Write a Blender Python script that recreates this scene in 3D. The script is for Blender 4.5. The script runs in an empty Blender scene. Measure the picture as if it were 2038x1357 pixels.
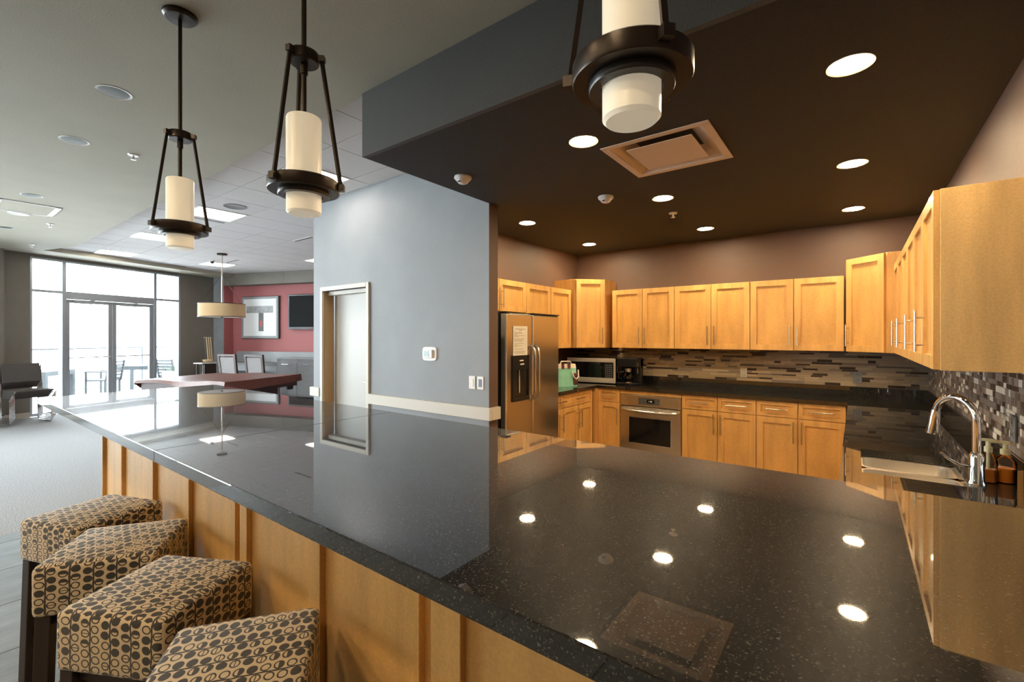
import bpy, bmesh, math, random
from mathutils import Vector, Matrix
random.seed(7)
S = bpy.context.scene
COL = S.collection
PI = math.pi

# ------------------------------------------------------------------ camera
YAW = math.atan(685 / 911.0)
ZC = 1.515
cd = bpy.data.cameras.new('camera')
cd.sensor_fit = 'HORIZONTAL'; cd.sensor_width = 36.0
cd.lens = 36.0 * 911.0 / 2038.0
cd.shift_y = -8.5 / 2038.0
cd.clip_start = 0.03; cd.clip_end = 300
cam = bpy.data.objects.new('camera', cd)
cam.location = (0, 0, ZC); cam.rotation_euler = (PI / 2, 0, YAW)
COL.objects.link(cam); S.camera = cam

# ------------------------------------------------------------------ world, exposure
W = bpy.data.worlds.new('overcast_sky'); S.world = W; W.use_nodes = True
bgn = W.node_tree.nodes['Background']
bgn.inputs['Color'].default_value = (0.92, 0.97, 1.0, 1)
bgn.inputs['Strength'].default_value = 11.0
S.view_settings.view_transform = 'Standard'
S.view_settings.look = 'None'
S.view_settings.gamma = 1.0
S.view_settings.use_curve_mapping = False
S.view_settings.exposure = 1.15
DOWNLIGHT = 165.0      # kitchen downlights
TROFFER = 7.0          # ceiling troffers
S.cycles.max_bounces = 8; S.cycles.diffuse_bounces = 4; S.cycles.glossy_bounces = 4
S.cycles.transparent_max_bounces = 12; S.cycles.transmission_bounces = 6
S.cycles.caustics_reflective = False; S.cycles.caustics_refractive = False
S.cycles.sample_clamp_indirect = 6.0

# room axes of the lounge (its window wall is turned against the kitchen)
TH = math.atan(281 / 911.0)
Dx, Dy = math.sin(TH - YAW), math.cos(TH - YAW)
Nx, Ny = Dy, -Dx
PHI = math.atan2(Ny, Nx)
O0 = (-12.33, 1.27)
def LP(s, n, z=0.0):
    return (O0[0] + Dx * s + Nx * n, O0[1] + Dy * s + Ny * n, z)

def portal(name, loc, rot, sx, sy):
    l = bpy.data.lights.new(name, 'AREA'); l.shape = 'RECTANGLE'; l.size = sx; l.size_y = sy
    l.cycles.is_portal = True
    o = bpy.data.objects.new(name, l); o.location = loc; o.rotation_euler = rot; COL.objects.link(o)
portal('window_portal', LP(1.6, -0.25, 1.55), (PI / 2, 0, PHI + PI / 2), 2.9, 3.0)
portal('added_rear_portal', (-8.4, -5.15, 1.6), (PI / 2, 0, PI), 2.4, 2.5)  # samples the sky through the added rear window
portal('added_side_portal', LP(-3.4, -0.25, 1.55), (PI / 2, 0, PHI + PI / 2), 4.6, 2.5)  # samples the sky through the added left windows

# ------------------------------------------------------------------ materials
MATS = {}
def nodes(name):
    m = bpy.data.materials.new(name); m.use_nodes = True
    nt = m.node_tree; b = nt.nodes['Principled BSDF']
    MATS[name] = m
    return m, nt, b
def setv(b, **k):
    for a, v in k.items():
        b.inputs[a.replace('_', ' ')].default_value = v
def c4(c): return (c[0], c[1], c[2], 1)
def pm(name, col, rough=0.5, metal=0.0, var=0.0, vs=8.0, stretch=(1, 1, 1), bump=0.0, bs=150.0, bstretch=(1, 1, 1),
       coat=0.0, ior=1.5, emit=None, es=0.0, aniso=0.0, fine=0.0, fs=400.0):
    m, nt, b = nodes(name)
    N, Lk = nt.nodes, nt.links
    b.inputs['Base Color'].default_value = c4(col)
    b.inputs['Roughness'].default_value = rough
    b.inputs['Metallic'].default_value = metal
    b.inputs['IOR'].default_value = ior
    b.inputs['Coat Weight'].default_value = coat
    b.inputs['Anisotropic'].default_value = aniso
    if emit:
        b.inputs['Emission Color'].default_value = c4(emit); b.inputs['Emission Strength'].default_value = es
    if var or bump or fine:
        tc = N.new('ShaderNodeTexCoord')
    last = None
    if var:
        mp = N.new('ShaderNodeMapping'); mp.inputs['Scale'].default_value = stretch
        nz = N.new('ShaderNodeTexNoise'); nz.inputs['Scale'].default_value = vs; nz.inputs['Detail'].default_value = 5
        Lk.new(tc.outputs['Object'], mp.inputs['Vector']); Lk.new(mp.outputs[0], nz.inputs['Vector'])
        rp = N.new('ShaderNodeValToRGB')
        rp.color_ramp.elements[0].position = 0.3; rp.color_ramp.elements[1].position = 0.7
        rp.color_ramp.elements[0].color = c4([c * (1 - var) for c in col])
        rp.color_ramp.elements[1].color = c4([min(1, c * (1 + var)) for c in col])
        Lk.new(nz.outputs['Fac'], rp.inputs['Fac']); last = rp.outputs['Color']
        Lk.new(last, b.inputs['Base Color'])
    if fine:
        n2 = N.new('ShaderNodeTexNoise'); n2.inputs['Scale'].default_value = fs; n2.inputs['Detail'].default_value = 2
        Lk.new(tc.outputs['Object'], n2.inputs['Vector'])
        r2 = N.new('ShaderNodeValToRGB')
        r2.color_ramp.elements[0].position = 0.35; r2.color_ramp.elements[1].position = 0.65
        r2.color_ramp.elements[0].color = (1 - fine,) * 3 + (1,); r2.color_ramp.elements[1].color = (1 + fine,) * 3 + (1,)
        mx = N.new('ShaderNodeMix'); mx.data_type = 'RGBA'; mx.blend_type = 'MULTIPLY'; mx.inputs['Factor'].default_value = 1
        if last: Lk.new(last, mx.inputs['A'])
        else: mx.inputs['A'].default_value = c4(col)
        Lk.new(n2.outputs['Fac'], r2.inputs['Fac']); Lk.new(r2.outputs['Color'], mx.inputs['B'])
        Lk.new(mx.outputs['Result'], b.inputs['Base Color'])
    if bump:
        mp2 = N.new('ShaderNodeMapping'); mp2.inputs['Scale'].default_value = bstretch
        n3 = N.new('ShaderNodeTexNoise'); n3.inputs['Scale'].default_value = bs; n3.inputs['Detail'].default_value = 3
        Lk.new(tc.outputs['Object'], mp2.inputs['Vector']); Lk.new(mp2.outputs[0], n3.inputs['Vector'])
        bp = N.new('ShaderNodeBump'); bp.inputs['Strength'].default_value = bump; bp.inputs['Distance'].default_value = 0.004
        Lk.new(n3.outputs['Fac'], bp.inputs['Height']); Lk.new(bp.outputs[0], b.inputs['Normal'])
    return m

MAPLE = (0.66, 0.375, 0.118)
pm('maple', MAPLE, 0.42, var=0.16, vs=3.0, stretch=(5, 5, 0.55), fine=0.06, fs=120, coat=0.15)
pm('maple_panel', (0.64, 0.352, 0.104), 0.45, var=0.13, vs=2.5, stretch=(4, 4, 0.9), fine=0.07, fs=110, coat=0.1)
pm('maple_end', (0.66, 0.42, 0.165), 0.45, var=0.16, vs=3.5, stretch=(4, 4, 0.5), fine=0.06, fs=110, coat=0.1)
pm('maple_bar', (0.66, 0.385, 0.13), 0.45, var=0.14, vs=3.0, stretch=(4, 4, 0.4), fine=0.06, fs=120, coat=0.1)
pm('grey_vinyl', (0.25, 0.266, 0.282), 0.6, var=0.05, vs=3, fine=0.10, fs=160, bump=0.3, bs=60, bstretch=(6, 6, 0.6))
pm('taupe_wall', (0.17, 0.155, 0.13), 0.7, var=0.06, vs=3, fine=0.16, fs=140)
pm('kitchen_paint', (0.115, 0.07, 0.053), 0.55, var=0.05, vs=2, fine=0.12, fs=150)
pm('soffit_shaded', (0.019, 0.0165, 0.015), 0.75, fine=0.35, fs=220)  # same paint as the soffit front, darkened to hold the underside's shade
pm('soffit_lit', (0.06, 0.059, 0.055), 0.65, fine=0.2, fs=160, bump=0.25, bs=60, bstretch=(6, 6, 0.6))  # lit tone of the one soffit and ceiling paint
pm('grey_ceiling', (0.42, 0.395, 0.315), 0.8, var=0.04, vs=2, fine=0.10, fs=150)
pm('ceiling_tile', (0.64, 0.62, 0.62), 0.9, fine=0.14, fs=180)
pm('tile_grid', (0.2, 0.2, 0.2), 0.6)
pm('red_wall', (0.38, 0.125, 0.125), 0.7, fine=0.12, fs=120)
pm('lam_grey', (0.13, 0.125, 0.125), 0.4, var=0.1, vs=4, stretch=(1, 1, 8))
pm('lam_light', (0.25, 0.26, 0.27), 0.4, var=0.08, vs=4)
pm('cream_trim', (0.56, 0.53, 0.47), 0.5)
pm('door_paint', (0.47, 0.465, 0.435), 0.45, var=0.03, vs=2)
pm('jamb_wood', (0.42, 0.27, 0.13), 0.5)
pm('carpet', (0.33, 0.337, 0.35), 0.95, var=0.22, vs=40, stretch=(1, 3, 1), fine=0.3, fs=130, bump=0.5, bs=300)
pm('slate_tile', (0.13, 0.148, 0.16), 0.6, var=0.22, vs=5, stretch=(3, 1, 1), bump=0.2, bs=14)
pm('slate_tile_b', (0.115, 0.13, 0.142), 0.6, var=0.22, vs=6, stretch=(3, 1, 1), bump=0.2, bs=14)
pm('grout', (0.03, 0.032, 0.035), 0.8)
pm('kitchen_floor', (0.16, 0.11, 0.07), 0.5, var=0.1)
pm('alu', (0.38, 0.43, 0.46), 0.35, metal=0.6)
pm('alu_dark', (0.10, 0.11, 0.12), 0.4, metal=0.4)
pm('chrome', (0.82, 0.83, 0.86), 0.06, metal=1.0)
pm('steel', (0.62, 0.58, 0.53), 0.24, metal=1.0, fine=0.05, fs=200)
pm('sink_steel', (0.80, 0.76, 0.70), 0.35, metal=1.0)
pm('pull_metal', (0.66, 0.60, 0.52), 0.25, metal=1.0)
pm('black_plastic', (0.012, 0.012, 0.013), 0.25)
pm('black_gloss', (0.006, 0.006, 0.007), 0.06)
pm('tv_black', (0.002, 0.002, 0.002), 0.5, ior=1.15)
pm('steel_soft', (0.60, 0.56, 0.50), 0.35, metal=0.5)
pm('black_matte', (0.015, 0.014, 0.013), 0.6)
pm('bronze', (0.035, 0.026, 0.02), 0.32, metal=0.6)
pm('bronze_disc', (0.05, 0.05, 0.05), 0.3, metal=0.5)
pm('white_plastic', (0.72, 0.71, 0.69), 0.35)
pm('pink_metal', (0.70, 0.55, 0.42), 0.45)
pm('white_paint', (0.74, 0.74, 0.72), 0.5)
pm('can_inside', (0.085, 0.085, 0.078), 0.55)
pm('paper', (0.74, 0.70, 0.62), 0.8)
pm('ink', (0.16, 0.14, 0.12), 0.8)
pm('dark_wood', (0.035, 0.022, 0.016), 0.45, var=0.2, vs=6, stretch=(6, 6, 1))
pm('chair_frame', (0.07, 0.045, 0.04), 0.45)
pm('chair_fabric', (0.30, 0.28, 0.28), 0.9, fine=0.15, fs=160)
pm('stack_fabric', (0.085, 0.075, 0.07), 0.9, fine=0.25, fs=160)
pm('leather', (0.14, 0.048, 0.032), 0.36, var=0.15, vs=8, fine=0.15, fs=160)
pm('pool_wood', (0.05, 0.022, 0.015), 0.45)
pm('shade_linen', (0.64, 0.46, 0.26), 0.85, fine=0.05, fs=220)
pm('trash_metal', (0.33, 0.33, 0.32), 0.4, metal=0.7)
pm('mint_cloth', (0.26, 0.60, 0.44), 0.8, var=0.08, vs=12)
pm('white_cloth', (0.70, 0.64, 0.56), 0.8)
pm('brown_print', (0.10, 0.03, 0.02), 0.7, var=0.5, vs=30)
pm('patio_stone', (0.72, 0.72, 0.70), 0.9, var=0.03)
pm('patio_metal', (0.009, 0.0145, 0.019), 0.5)
pm('plant_green', (0.008, 0.024, 0.011), 0.6)
pm('flower_red', (0.06, 0.006, 0.008), 0.6)
pm('cue_wood', (0.66, 0.50, 0.30), 0.35)
pm('art_reflection', (0.68, 0.69, 0.69), 0.3)  # bright windows mirrored in the picture glass, painted as off-white
pm('art_grey', (0.27, 0.28, 0.28), 0.4, var=0.3, vs=9)
pm('art_dark', (0.06, 0.055, 0.06), 0.4)
pm('art_red', (0.5, 0.03, 0.03), 0.4)
pm('soap_white', (0.68, 0.63, 0.40), 0.35)
pm('lamp_white', (1, 0.9, 0.75), 0.5, emit=(1.0, 0.76, 0.46), es=DOWNLIGHT)
pm('troffer_white', (0.9, 0.9, 0.9), 0.5, emit=(1.0, 0.9, 0.76), es=TROFFER)
pm('troffer_bulge', (0.9, 0.9, 0.9), 0.5, emit=(1.0, 0.9, 0.78), es=TROFFER * 0.8)
pm('lcd', (0.05, 0.06, 0.06), 0.2, emit=(0.5, 0.8, 0.7), es=0.05)
pm('tile_a', (0.26, 0.205, 0.17), 0.3, var=0.12, vs=3)
pm('tile_b', (0.13, 0.105, 0.09), 0.3, var=0.15, vs=3)
pm('tile_c', (0.04, 0.024, 0.018), 0.3, var=0.3, vs=2)
pm('tile_d', (0.78, 0.72, 0.60), 0.3)
pm('tile_e', (0.40, 0.31, 0.205), 0.3, var=0.08, vs=2)
pm('tile_f', (0.50, 0.39, 0.26), 0.3, var=0.08, vs=2)
pm('tile_grout', (0.32, 0.28, 0.235), 0.8)

# granite: dark body, pale and black crystals, polished coat
m, nt, b = nodes('granite')
N, Lk = nt.nodes, nt.links
tc = N.new('ShaderNodeTexCoord')
vo = N.new('ShaderNodeTexVoronoi'); vo.inputs['Scale'].default_value = 430.0
nz = N.new('ShaderNodeTexNoise'); nz.inputs['Scale'].default_value = 260.0; nz.inputs['Detail'].default_value = 3
Lk.new(tc.outputs['Object'], vo.inputs['Vector']); Lk.new(tc.outputs['Object'], nz.inputs['Vector'])
rp = N.new('ShaderNodeValToRGB'); cr = rp.color_ramp
cr.elements[0].position = 0.0; cr.elements[0].color = (0.004, 0.004, 0.004, 1)
cr.elements[1].position = 1.0; cr.elements[1].color = (0.20, 0.185, 0.16, 1)
e = cr.elements.new(0.60); e.color = (0.004, 0.004, 0.004, 1)
e = cr.elements.new(0.72); e.color = (0.011, 0.0105, 0.0095, 1)
sx = N.new('ShaderNodeSeparateColor'); Lk.new(vo.outputs['Color'], sx.inputs[0])
ad = N.new('ShaderNodeMath'); ad.operation = 'MULTIPLY_ADD'; ad.inputs[1].default_value = 0.5
Lk.new(sx.outputs[0], ad.inputs[0]); 
hf = N.new('ShaderNodeMath'); hf.operation = 'MULTIPLY'; hf.inputs[1].default_value = 0.6
Lk.new(nz.outputs['Fac'], hf.inputs[0]); Lk.new(hf.outputs[0], ad.inputs[2])
Lk.new(ad.outputs[0], rp.inputs['Fac']); Lk.new(rp.outputs['Color'], b.inputs['Base Color'])
b.inputs['Roughness'].default_value = 0.36; b.inputs['IOR'].default_value = 1.5; b.inputs['Specular IOR Level'].default_value = 0.05
b.inputs['Coat Weight'].default_value = 1.0; b.inputs['Coat Roughness'].default_value = 0.02; b.inputs['Coat IOR'].default_value = 1.9
bp = N.new('ShaderNodeBump'); bp.inputs['Strength'].default_value = 0.55; bp.inputs['Distance'].default_value = 0.0015
Lk.new(sx.outputs[1], bp.inputs['Height']); Lk.new(bp.outputs[0], b.inputs['Normal'])

# window glass and clear plastic: thin sheets that pass light, with a fresnel reflection
def sheet(name, tint, k):
    m, nt, b = nodes(name); N, Lk = nt.nodes, nt.links
    out = N['Material Output']; N.remove(b)
    tr = N.new('ShaderNodeBsdfTransparent'); tr.inputs['Color'].default_value = c4(tint)
    gl = N.new('ShaderNodeBsdfGlossy'); gl.inputs['Roughness'].default_value = 0.02
    fr = N.new('ShaderNodeFresnel'); fr.inputs['IOR'].default_value = k
    mx = N.new('ShaderNodeMixShader')
    Lk.new(fr.outputs[0], mx.inputs[0]); Lk.new(tr.outputs[0], mx.inputs[1]); Lk.new(gl.outputs[0], mx.inputs[2])
    Lk.new(mx.outputs[0], out.inputs['Surface'])
sheet('window_glass', (0.93, 0.96, 0.97), 1.35)
sheet('clear_plastic', (0.94, 0.95, 0.94), 1.4)
sheet('carafe_glass', (0.35, 0.33, 0.32), 1.5)
m, nt, b = nodes('amber_soap')
setv(b, Base_Color=(0.9, 0.26, 0.02, 1), Roughness=0.15)
m, nt, b = nodes('opal_glass')
setv(b, Base_Color=(0.88, 0.84, 0.73, 1), Roughness=0.35); b.inputs['Subsurface Weight'].default_value = 0.0
b.inputs['Emission Color'].default_value = (1.0, 0.86, 0.62, 1); b.inputs['Emission Strength'].default_value = 0.14

# stool fabric: dark stems with filled and open round leaves
m, nt, b = nodes('leaf_fabric'); N, Lk = nt.nodes, nt.links
uvn = N.new('ShaderNodeUVMap'); sp = N.new('ShaderNodeSeparateXYZ'); Lk.new(uvn.outputs[0], sp.inputs[0])
def M(op, a, bb=None, c=None):
    n = N.new('ShaderNodeMath'); n.operation = op
    for i, v in enumerate((a, bb, c)):
        if v is None: continue
        if isinstance(v, (int, float)): n.inputs[i].default_value = v
        else: Lk.new(v, n.inputs[i])
    return n.outputs[0]
P_, Q_, R_ = 0.064, 0.0275, 0.0115
wob = N.new('ShaderNodeTexNoise'); wob.inputs['Scale'].default_value = 22; Lk.new(uvn.outputs[0], wob.inputs['Vector'])
wv = M('MULTIPLY', M('SUBTRACT', wob.outputs['Fac'], 0.5), 0.010)
U = M('ADD', sp.outputs[0], wv); V = sp.outputs[1]
a_ = M('DIVIDE', U, P_); fu = M('FRACT', a_); cell = M('FLOOR', a_)
stem = M('LESS_THAN', M('MINIMUM', fu, M('SUBTRACT', 1, fu)), 0.042)
f2 = M('MULTIPLY', fu, 2); colm = M('FLOOR', f2); cu = M('MULTIPLY', M('SUBTRACT', M('FRACT', f2), 0.5), P_ / 2)
vv = M('ADD', M('DIVIDE', V, Q_), M('MULTIPLY', colm, 0.45)); row = M('FLOOR', vv)
cv = M('MULTIPLY', M('SUBTRACT', M('FRACT', vv), 0.5), Q_)
wn = N.new('ShaderNodeTexWhiteNoise'); wn.noise_dimensions = '3D'
cb = N.new('ShaderNodeCombineXYZ'); Lk.new(cell, cb.inputs[0]); Lk.new(colm, cb.inputs[1]); Lk.new(row, cb.inputs[2])
Lk.new(cb.outputs[0], wn.inputs['Vector']); rnd = wn.outputs['Value']
r = M('SQRT', M('ADD', M('POWER', M('MULTIPLY', cu, 0.86), 2), M('POWER', cv, 2)))
inside = M('LESS_THAN', r, R_)
ring = M('GREATER_THAN', r, R_ * 0.70)
fill = M('LESS_THAN', rnd, 0.5)
half = M('MULTIPLY', M('GREATER_THAN', rnd, 0.84), M('GREATER_THAN', cv, 0.0))
line = M('MULTIPLY', M('GREATER_THAN', rnd, 0.68), M('LESS_THAN', M('ABSOLUTE', cv), 0.0011))
leaf = M('MULTIPLY', inside, M('MINIMUM', 1, M('ADD', M('ADD', ring, fill), M('ADD', half, line))))
dark = M('MINIMUM', 1, M('ADD', stem, leaf))
mx = N.new('ShaderNodeMix'); mx.data_type = 'RGBA'
mx.inputs['A'].default_value = (0.60, 0.475, 0.32, 1); mx.inputs['B'].default_value = (0.038, 0.034, 0.032, 1)
Lk.new(dark, mx.inputs['Factor']); Lk.new(mx.outputs['Result'], b.inputs['Base Color'])
b.inputs['Roughness'].default_value = 0.85; b.inputs['Sheen Weight'].default_value = 0.25

# ------------------------------------------------------------------ mesh helpers
class MB:
    def __init__(s): s.v = []; s.f = []; s.sm = []
    def _add(s, vs, fs, smooth=False):
        o = len(s.v); s.v += [tuple(x) for x in vs]
        for f in fs: s.f.append([i + o for i in f]); s.sm.append(smooth)
        return s
    def box(s, x0, y0, z0, x1, y1, z1):
        if x0 > x1: x0, x1 = x1, x0
        if y0 > y1: y0, y1 = y1, y0
        if z0 > z1: z0, z1 = z1, z0
        return s._add([(x0, y0, z0), (x1, y0, z0), (x1, y1, z0), (x0, y1, z0), (x0, y0, z1), (x1, y0, z1), (x1, y1, z1), (x0, y1, z1)],
                      [(0, 3, 2, 1), (4, 5, 6, 7), (0, 1, 5, 4), (1, 2, 6, 5), (2, 3, 7, 6), (3, 0, 4, 7)])
    def prism(s, poly, z0, z1):
        n = len(poly)
        a = sum(poly[i][0] * poly[(i + 1) % n][1] - poly[(i + 1) % n][0] * poly[i][1] for i in range(n))
        if a < 0: poly = poly[::-1]
        vs = [(x, y, z0) for x, y in poly] + [(x, y, z1) for x, y in poly]
        fs = [tuple(range(n - 1, -1, -1)), tuple(range(n, 2 * n))] + [(i, (i + 1) % n, n + (i + 1) % n, n + i) for i in range(n)]
        return s._add(vs, fs)
    def lathe(s, prof, n=24, c=(0, 0, 0), smooth=True, caps=True):
        vs = []; fs = []
        for r, z in prof:
            for i in range(n):
                a = 2 * PI * i / n; vs.append((c[0] + r * math.cos(a), c[1] + r * math.sin(a), c[2] + z))
        for k in range(len(prof) - 1):
            for i in range(n):
                j = (i + 1) % n; fs.append((k * n + i, k * n + j, (k + 1) * n + j, (k + 1) * n + i))
        s._add(vs, fs, smooth)
        if caps:
            o = len(s.v) - len(vs)
            if prof[0][0] > 1e-5: s.f.append([o + i for i in range(n - 1, -1, -1)]); s.sm.append(False)
            if prof[-1][0] > 1e-5:
                q = o + (len(prof) - 1) * n; s.f.append([q + i for i in range(n)]); s.sm.append(False)
        return s
    def cyl(s, p0, p1, r, n=12, r2=None): return s.tube([p0, p1], r, n, r2)
    def tube(s, pts, r, n=10, r2=None):
        pts = [Vector(p) for p in pts]; vs = []; fs = []; up = None
        m = len(pts)
        for k, p in enumerate(pts):
            t = (pts[min(k + 1, m - 1)] - pts[max(k - 1, 0)]).normalized()
            if up is None:
                up = Vector((0, 0, 1)) if abs(t.z) < 0.9 else Vector((1, 0, 0))
            x = t.cross(up).normalized(); y = x.cross(t).normalized(); up = y
            rr = r if r2 is None else r + (r2 - r) * k / (m - 1)
            for i in range(n):
                a = 2 * PI * i / n; vs.append(p + x * (rr * math.cos(a)) + y * (rr * math.sin(a)))
        for k in range(m - 1):
            for i in range(n):
                j = (i + 1) % n; fs.append((k * n + i, k * n + j, (k + 1) * n + j, (k + 1) * n + i))
        s._add(vs, fs, True)
        o = len(s.v) - len(vs)
        s.f.append([o + i for i in range(n - 1, -1, -1)]); s.sm.append(False)
        s.f.append([o + (m - 1) * n + i for i in range(n)]); s.sm.append(False)
        return s
    def bar(s, p0, p1, w, t):
        """square bar between two points, w wide and t thick"""
        p0, p1 = Vector(p0), Vector(p1); d = (p1 - p0).normalized()
        up = Vector((0, 0, 1)) if abs(d.z) < 0.9 else Vector((0, 1, 0))
        x = d.cross(up).normalized() * (w / 2); y = x.cross(d).normalized() * (t / 2)
        vs = [p + sx * x + sy * y for p in (p0, p1) for sx, sy in ((-1, -1), (1, -1), (1, 1), (-1, 1))]
        return s._add(vs, [(3, 2, 1, 0), (4, 5, 6, 7), (0, 1, 5, 4), (1, 2, 6, 5), (2, 3, 7, 6), (3, 0, 4, 7)])
    def build(s, name, mat, parent=None, bevel=0.0, seg=2, loc=None, rz=None, label=None):
        me = bpy.data.meshes.new(name); me.from_pydata(s.v, [], s.f)
        me.polygons.foreach_set('use_smooth', s.sm)
        bm = bmesh.new(); bm.from_mesh(me); bmesh.ops.recalc_face_normals(bm, faces=bm.faces); bm.to_mesh(me); bm.free()
        if any(s.sm): me.set_sharp_from_angle(angle=0.7)
        me.materials.append(MATS[mat]); me.update()
        o = bpy.data.objects.new(name, me); COL.objects.link(o)
        if parent: o.parent = parent
        if loc is not None: o.location = loc
        if rz is not None: o.rotation_euler = (0, 0, rz)
        if label: o['label'] = label
        if bevel:
            bv = o.modifiers.new('edge', 'BEVEL'); bv.width = bevel; bv.segments = seg; bv.limit_method = 'ANGLE'; bv.angle_limit = 0.7
        return o
def box(x0, y0, z0, x1, y1, z1): return MB().box(x0, y0, z0, x1, y1, z1)
def tag(o, label, cat, group=None):
    o['label'] = label; o['category'] = cat
    if group: o['group'] = group
    return o
def thing(name, label, cat, loc=(0, 0, 0), rz=0.0, group=None):
    o = bpy.data.objects.new(name, None); o.empty_display_size = 0.05; COL.objects.link(o)
    o.location = loc; o.rotation_euler = (0, 0, rz)
    return tag(o, label, cat, group)
def struct(o, label=None):
    o['kind'] = 'structure'
    if label: o['label'] = label
    return o
def sempty(name, loc=(0, 0, 0), rz=0.0, label=None):
    o = bpy.data.objects.new(name, None); COL.objects.link(o); o.location = loc; o.rotation_euler = (0, 0, rz)
    return struct(o, label)
def copy_tree(o, parent=None):
    c = o.copy(); COL.objects.link(c)
    if parent: c.parent = parent
    for ch in list(o.children): copy_tree(ch, c)
    return c
def again(o, label, loc, rz=None):
    c = copy_tree(o); c['label'] = label; c.location = loc
    if rz is not None: c.rotation_euler = (0, 0, rz)
    return c

# ================================================================== THE SHELL
XR = 0.555          # right wall
YB = 5.80           # kitchen back wall
XL = -3.20          # kitchen left wall
XE = -2.54          # end of the grey wall / left side of the soffit
YW = 3.05           # grey wall
ZK, ZG, ZT = 2.67, 3.08, 3.16
YS = 1.775          # soffit front
R0 = LP(3.92, 0)    # lounge corner

carpet = struct(MB().prism([(-5.19, -5.2), (-5.19, 9.5), LP(9, 0)[:2], LP(-7.5, 0)[:2]], -0.05, 0.0).build('floor_carpet', 'carpet'), 'grey carpet of the lounge')
floor = struct(box(-5.19, -5.2, -0.05, XR + 0.2, YB + 0.2, -0.006).build('floor', 'grout'), 'dark slate tile floor beside the bar')
xs = [-5.19, -5.02] + [-5.02 + 0.5835 * k for k in range(1, 10)]
for i in range(len(xs) - 1):
    for j in range(-3, 2):
        y0 = 0.05 + 0.5835 * j
        if y0 + 0.58 > 1.3: continue
        box(xs[i] + 0.003, y0 + 0.003, -0.006, xs[i + 1] - 0.003, y0 + 0.5805, 0.0).build('floor_tile', 'slate_tile' if (i + j) % 2 else 'slate_tile_b', floor)
box(-5.19, -5.2, -0.006, XR, -1.705, -0.0005).build('rear_paving', 'slate_tile', floor)
box(-5.19, 1.22, -0.006, XR, YB, -0.0005).build('kitchen_paving', 'kitchen_floor', floor)

# grey plaster ceiling: over the bar, and the border along the window wall
struct(MB().prism([(XR + 0.1, -5.2), (XR + 0.1, YS + 0.02), (-10.85, YS + 0.02), LP(0.05, 0.62)[:2], LP(0.05, 0)[:2], LP(-7.5, 0)[:2]], ZG, ZG + 0.3).build('ceiling', 'grey_ceiling'), 'grey plaster ceiling above the bar')
struct(MB().prism([LP(0.05, -0.15)[:2], LP(0.05, 0.62)[:2], LP(4.4, 0.62)[:2], LP(4.4, -0.15)[:2]], ZG, ZG + 0.3).build('ceiling_border', 'grey_ceiling'), 'grey plaster strip of ceiling along the window wall')
# suspended tile ceiling
ct = struct(MB().prism([(XE, YS), LP(-0.1, 0.3)[:2], LP(4.6, 0.3)[:2], LP(4.6, 9.5)[:2], (-5.3, YW), (XE, YW)], ZT + 0.004, ZT + 0.1).build('ceiling_tiled', 'tile_grid'), 'suspended ceiling of pale square tiles over the lounge')
T = 0.594
def inner(x, y):
    dx, dy = x - O0[0], y - O0[1]
    return dx * Nx + dy * Ny
def sval(x, y):
    return (x - O0[0]) * Dx + (y - O0[1]) * Dy
TX0, TY0 = -3.015, 2.222
TROFF = {(2, 0), (6, 0), (10, 0), (14, 0), (14, 3), (10, 5)}
tmesh = None
for i in range(-1, 22):
    for j in range(-1, 9):
        x1 = TX0 - T * i; x0 = x1 - T; y0 = TY0 + T * j; y1 = y0 + T
        xa, xb, ya, yb = x0, min(x1, XE), max(y0, YS), y1
        if yb > YW and x1 > -5.36:
            if x0 > -5.36: yb = min(yb, YW)
        if yb - ya < 0.03 or xb - xa < 0.03: continue
        cx, cy = (xa + xb) / 2, (ya + yb) / 2
        if inner(cx, cy) < 0.45 or sval(cx, cy) > 4.2: continue
        if cx > -5.3 and cy > YW: continue
        if (i, j) in TROFF: continue
        full = abs(xb - xa - T) < 1e-4 and abs(yb - ya - T) < 1e-4
        if full and tmesh:
            o = bpy.data.objects.new('ceiling_tile', tmesh); COL.objects.link(o); o.parent = ct; o.location = (x0, y0, ZT)
        else:
            o = box(0.004, 0.004, 0, xb - xa - 0.004, yb - ya - 0.004, 0.012).build('ceiling_tile', 'ceiling_tile', ct, loc=(xa, ya, ZT))
            if full: tmesh = o.data

# kitchen soffit: one paint, the underside's shade put into its colour
so = struct(box(XE, YS, ZK, XR, YS + 0.03, ZG + 0.12).build('wall_soffit', 'soffit_lit'), 'dark grey face of the kitchen soffit')
VX, VY, VH = -0.943, 2.885, 0.27
struct(MB().box(XE + 0.0005, YS + 0.029, ZK, XR, VY - VH, ZK + 0.02).box(XE, VY + VH, ZK, XR, YB, ZK + 0.02).box(XE, VY - VH, ZK, VX - VH, VY + VH, ZK + 0.02).box(VX + VH, VY - VH, ZK, XR, VY + VH, ZK + 0.02).box(XL, YW + 0.1, ZK, XE, YB, ZK + 0.02).build('ceiling_kitchen', 'soffit_shaded'), 'ceiling over the kitchen in soffit paint, coloured almost black for shade')
struct(box(XE, YS + 0.03, ZK + 0.02, XE + 0.03, YW, ZT + 0.1).build('wall_soffit_side', 'soffit_lit'))

# kitchen walls
struct(box(XL - 0.1, YB, 0, XR + 0.1, YB + 0.1, ZK + 0.02).build('wall_back', 'kitchen_paint'), 'brown wall behind the cabinets')
struct(box(XR, -5.2, 0, XR + 0.1, YB + 0.1, ZG + 0.1).build('wall_right', 'kitchen_paint'), 'brown wall behind the sink')
struct(box(XL - 0.1, YW + 0.12, 0, XL, YB, ZK + 0.02).build('wall_left', 'kitchen_paint'), 'brown wall behind the refrigerator')
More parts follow.
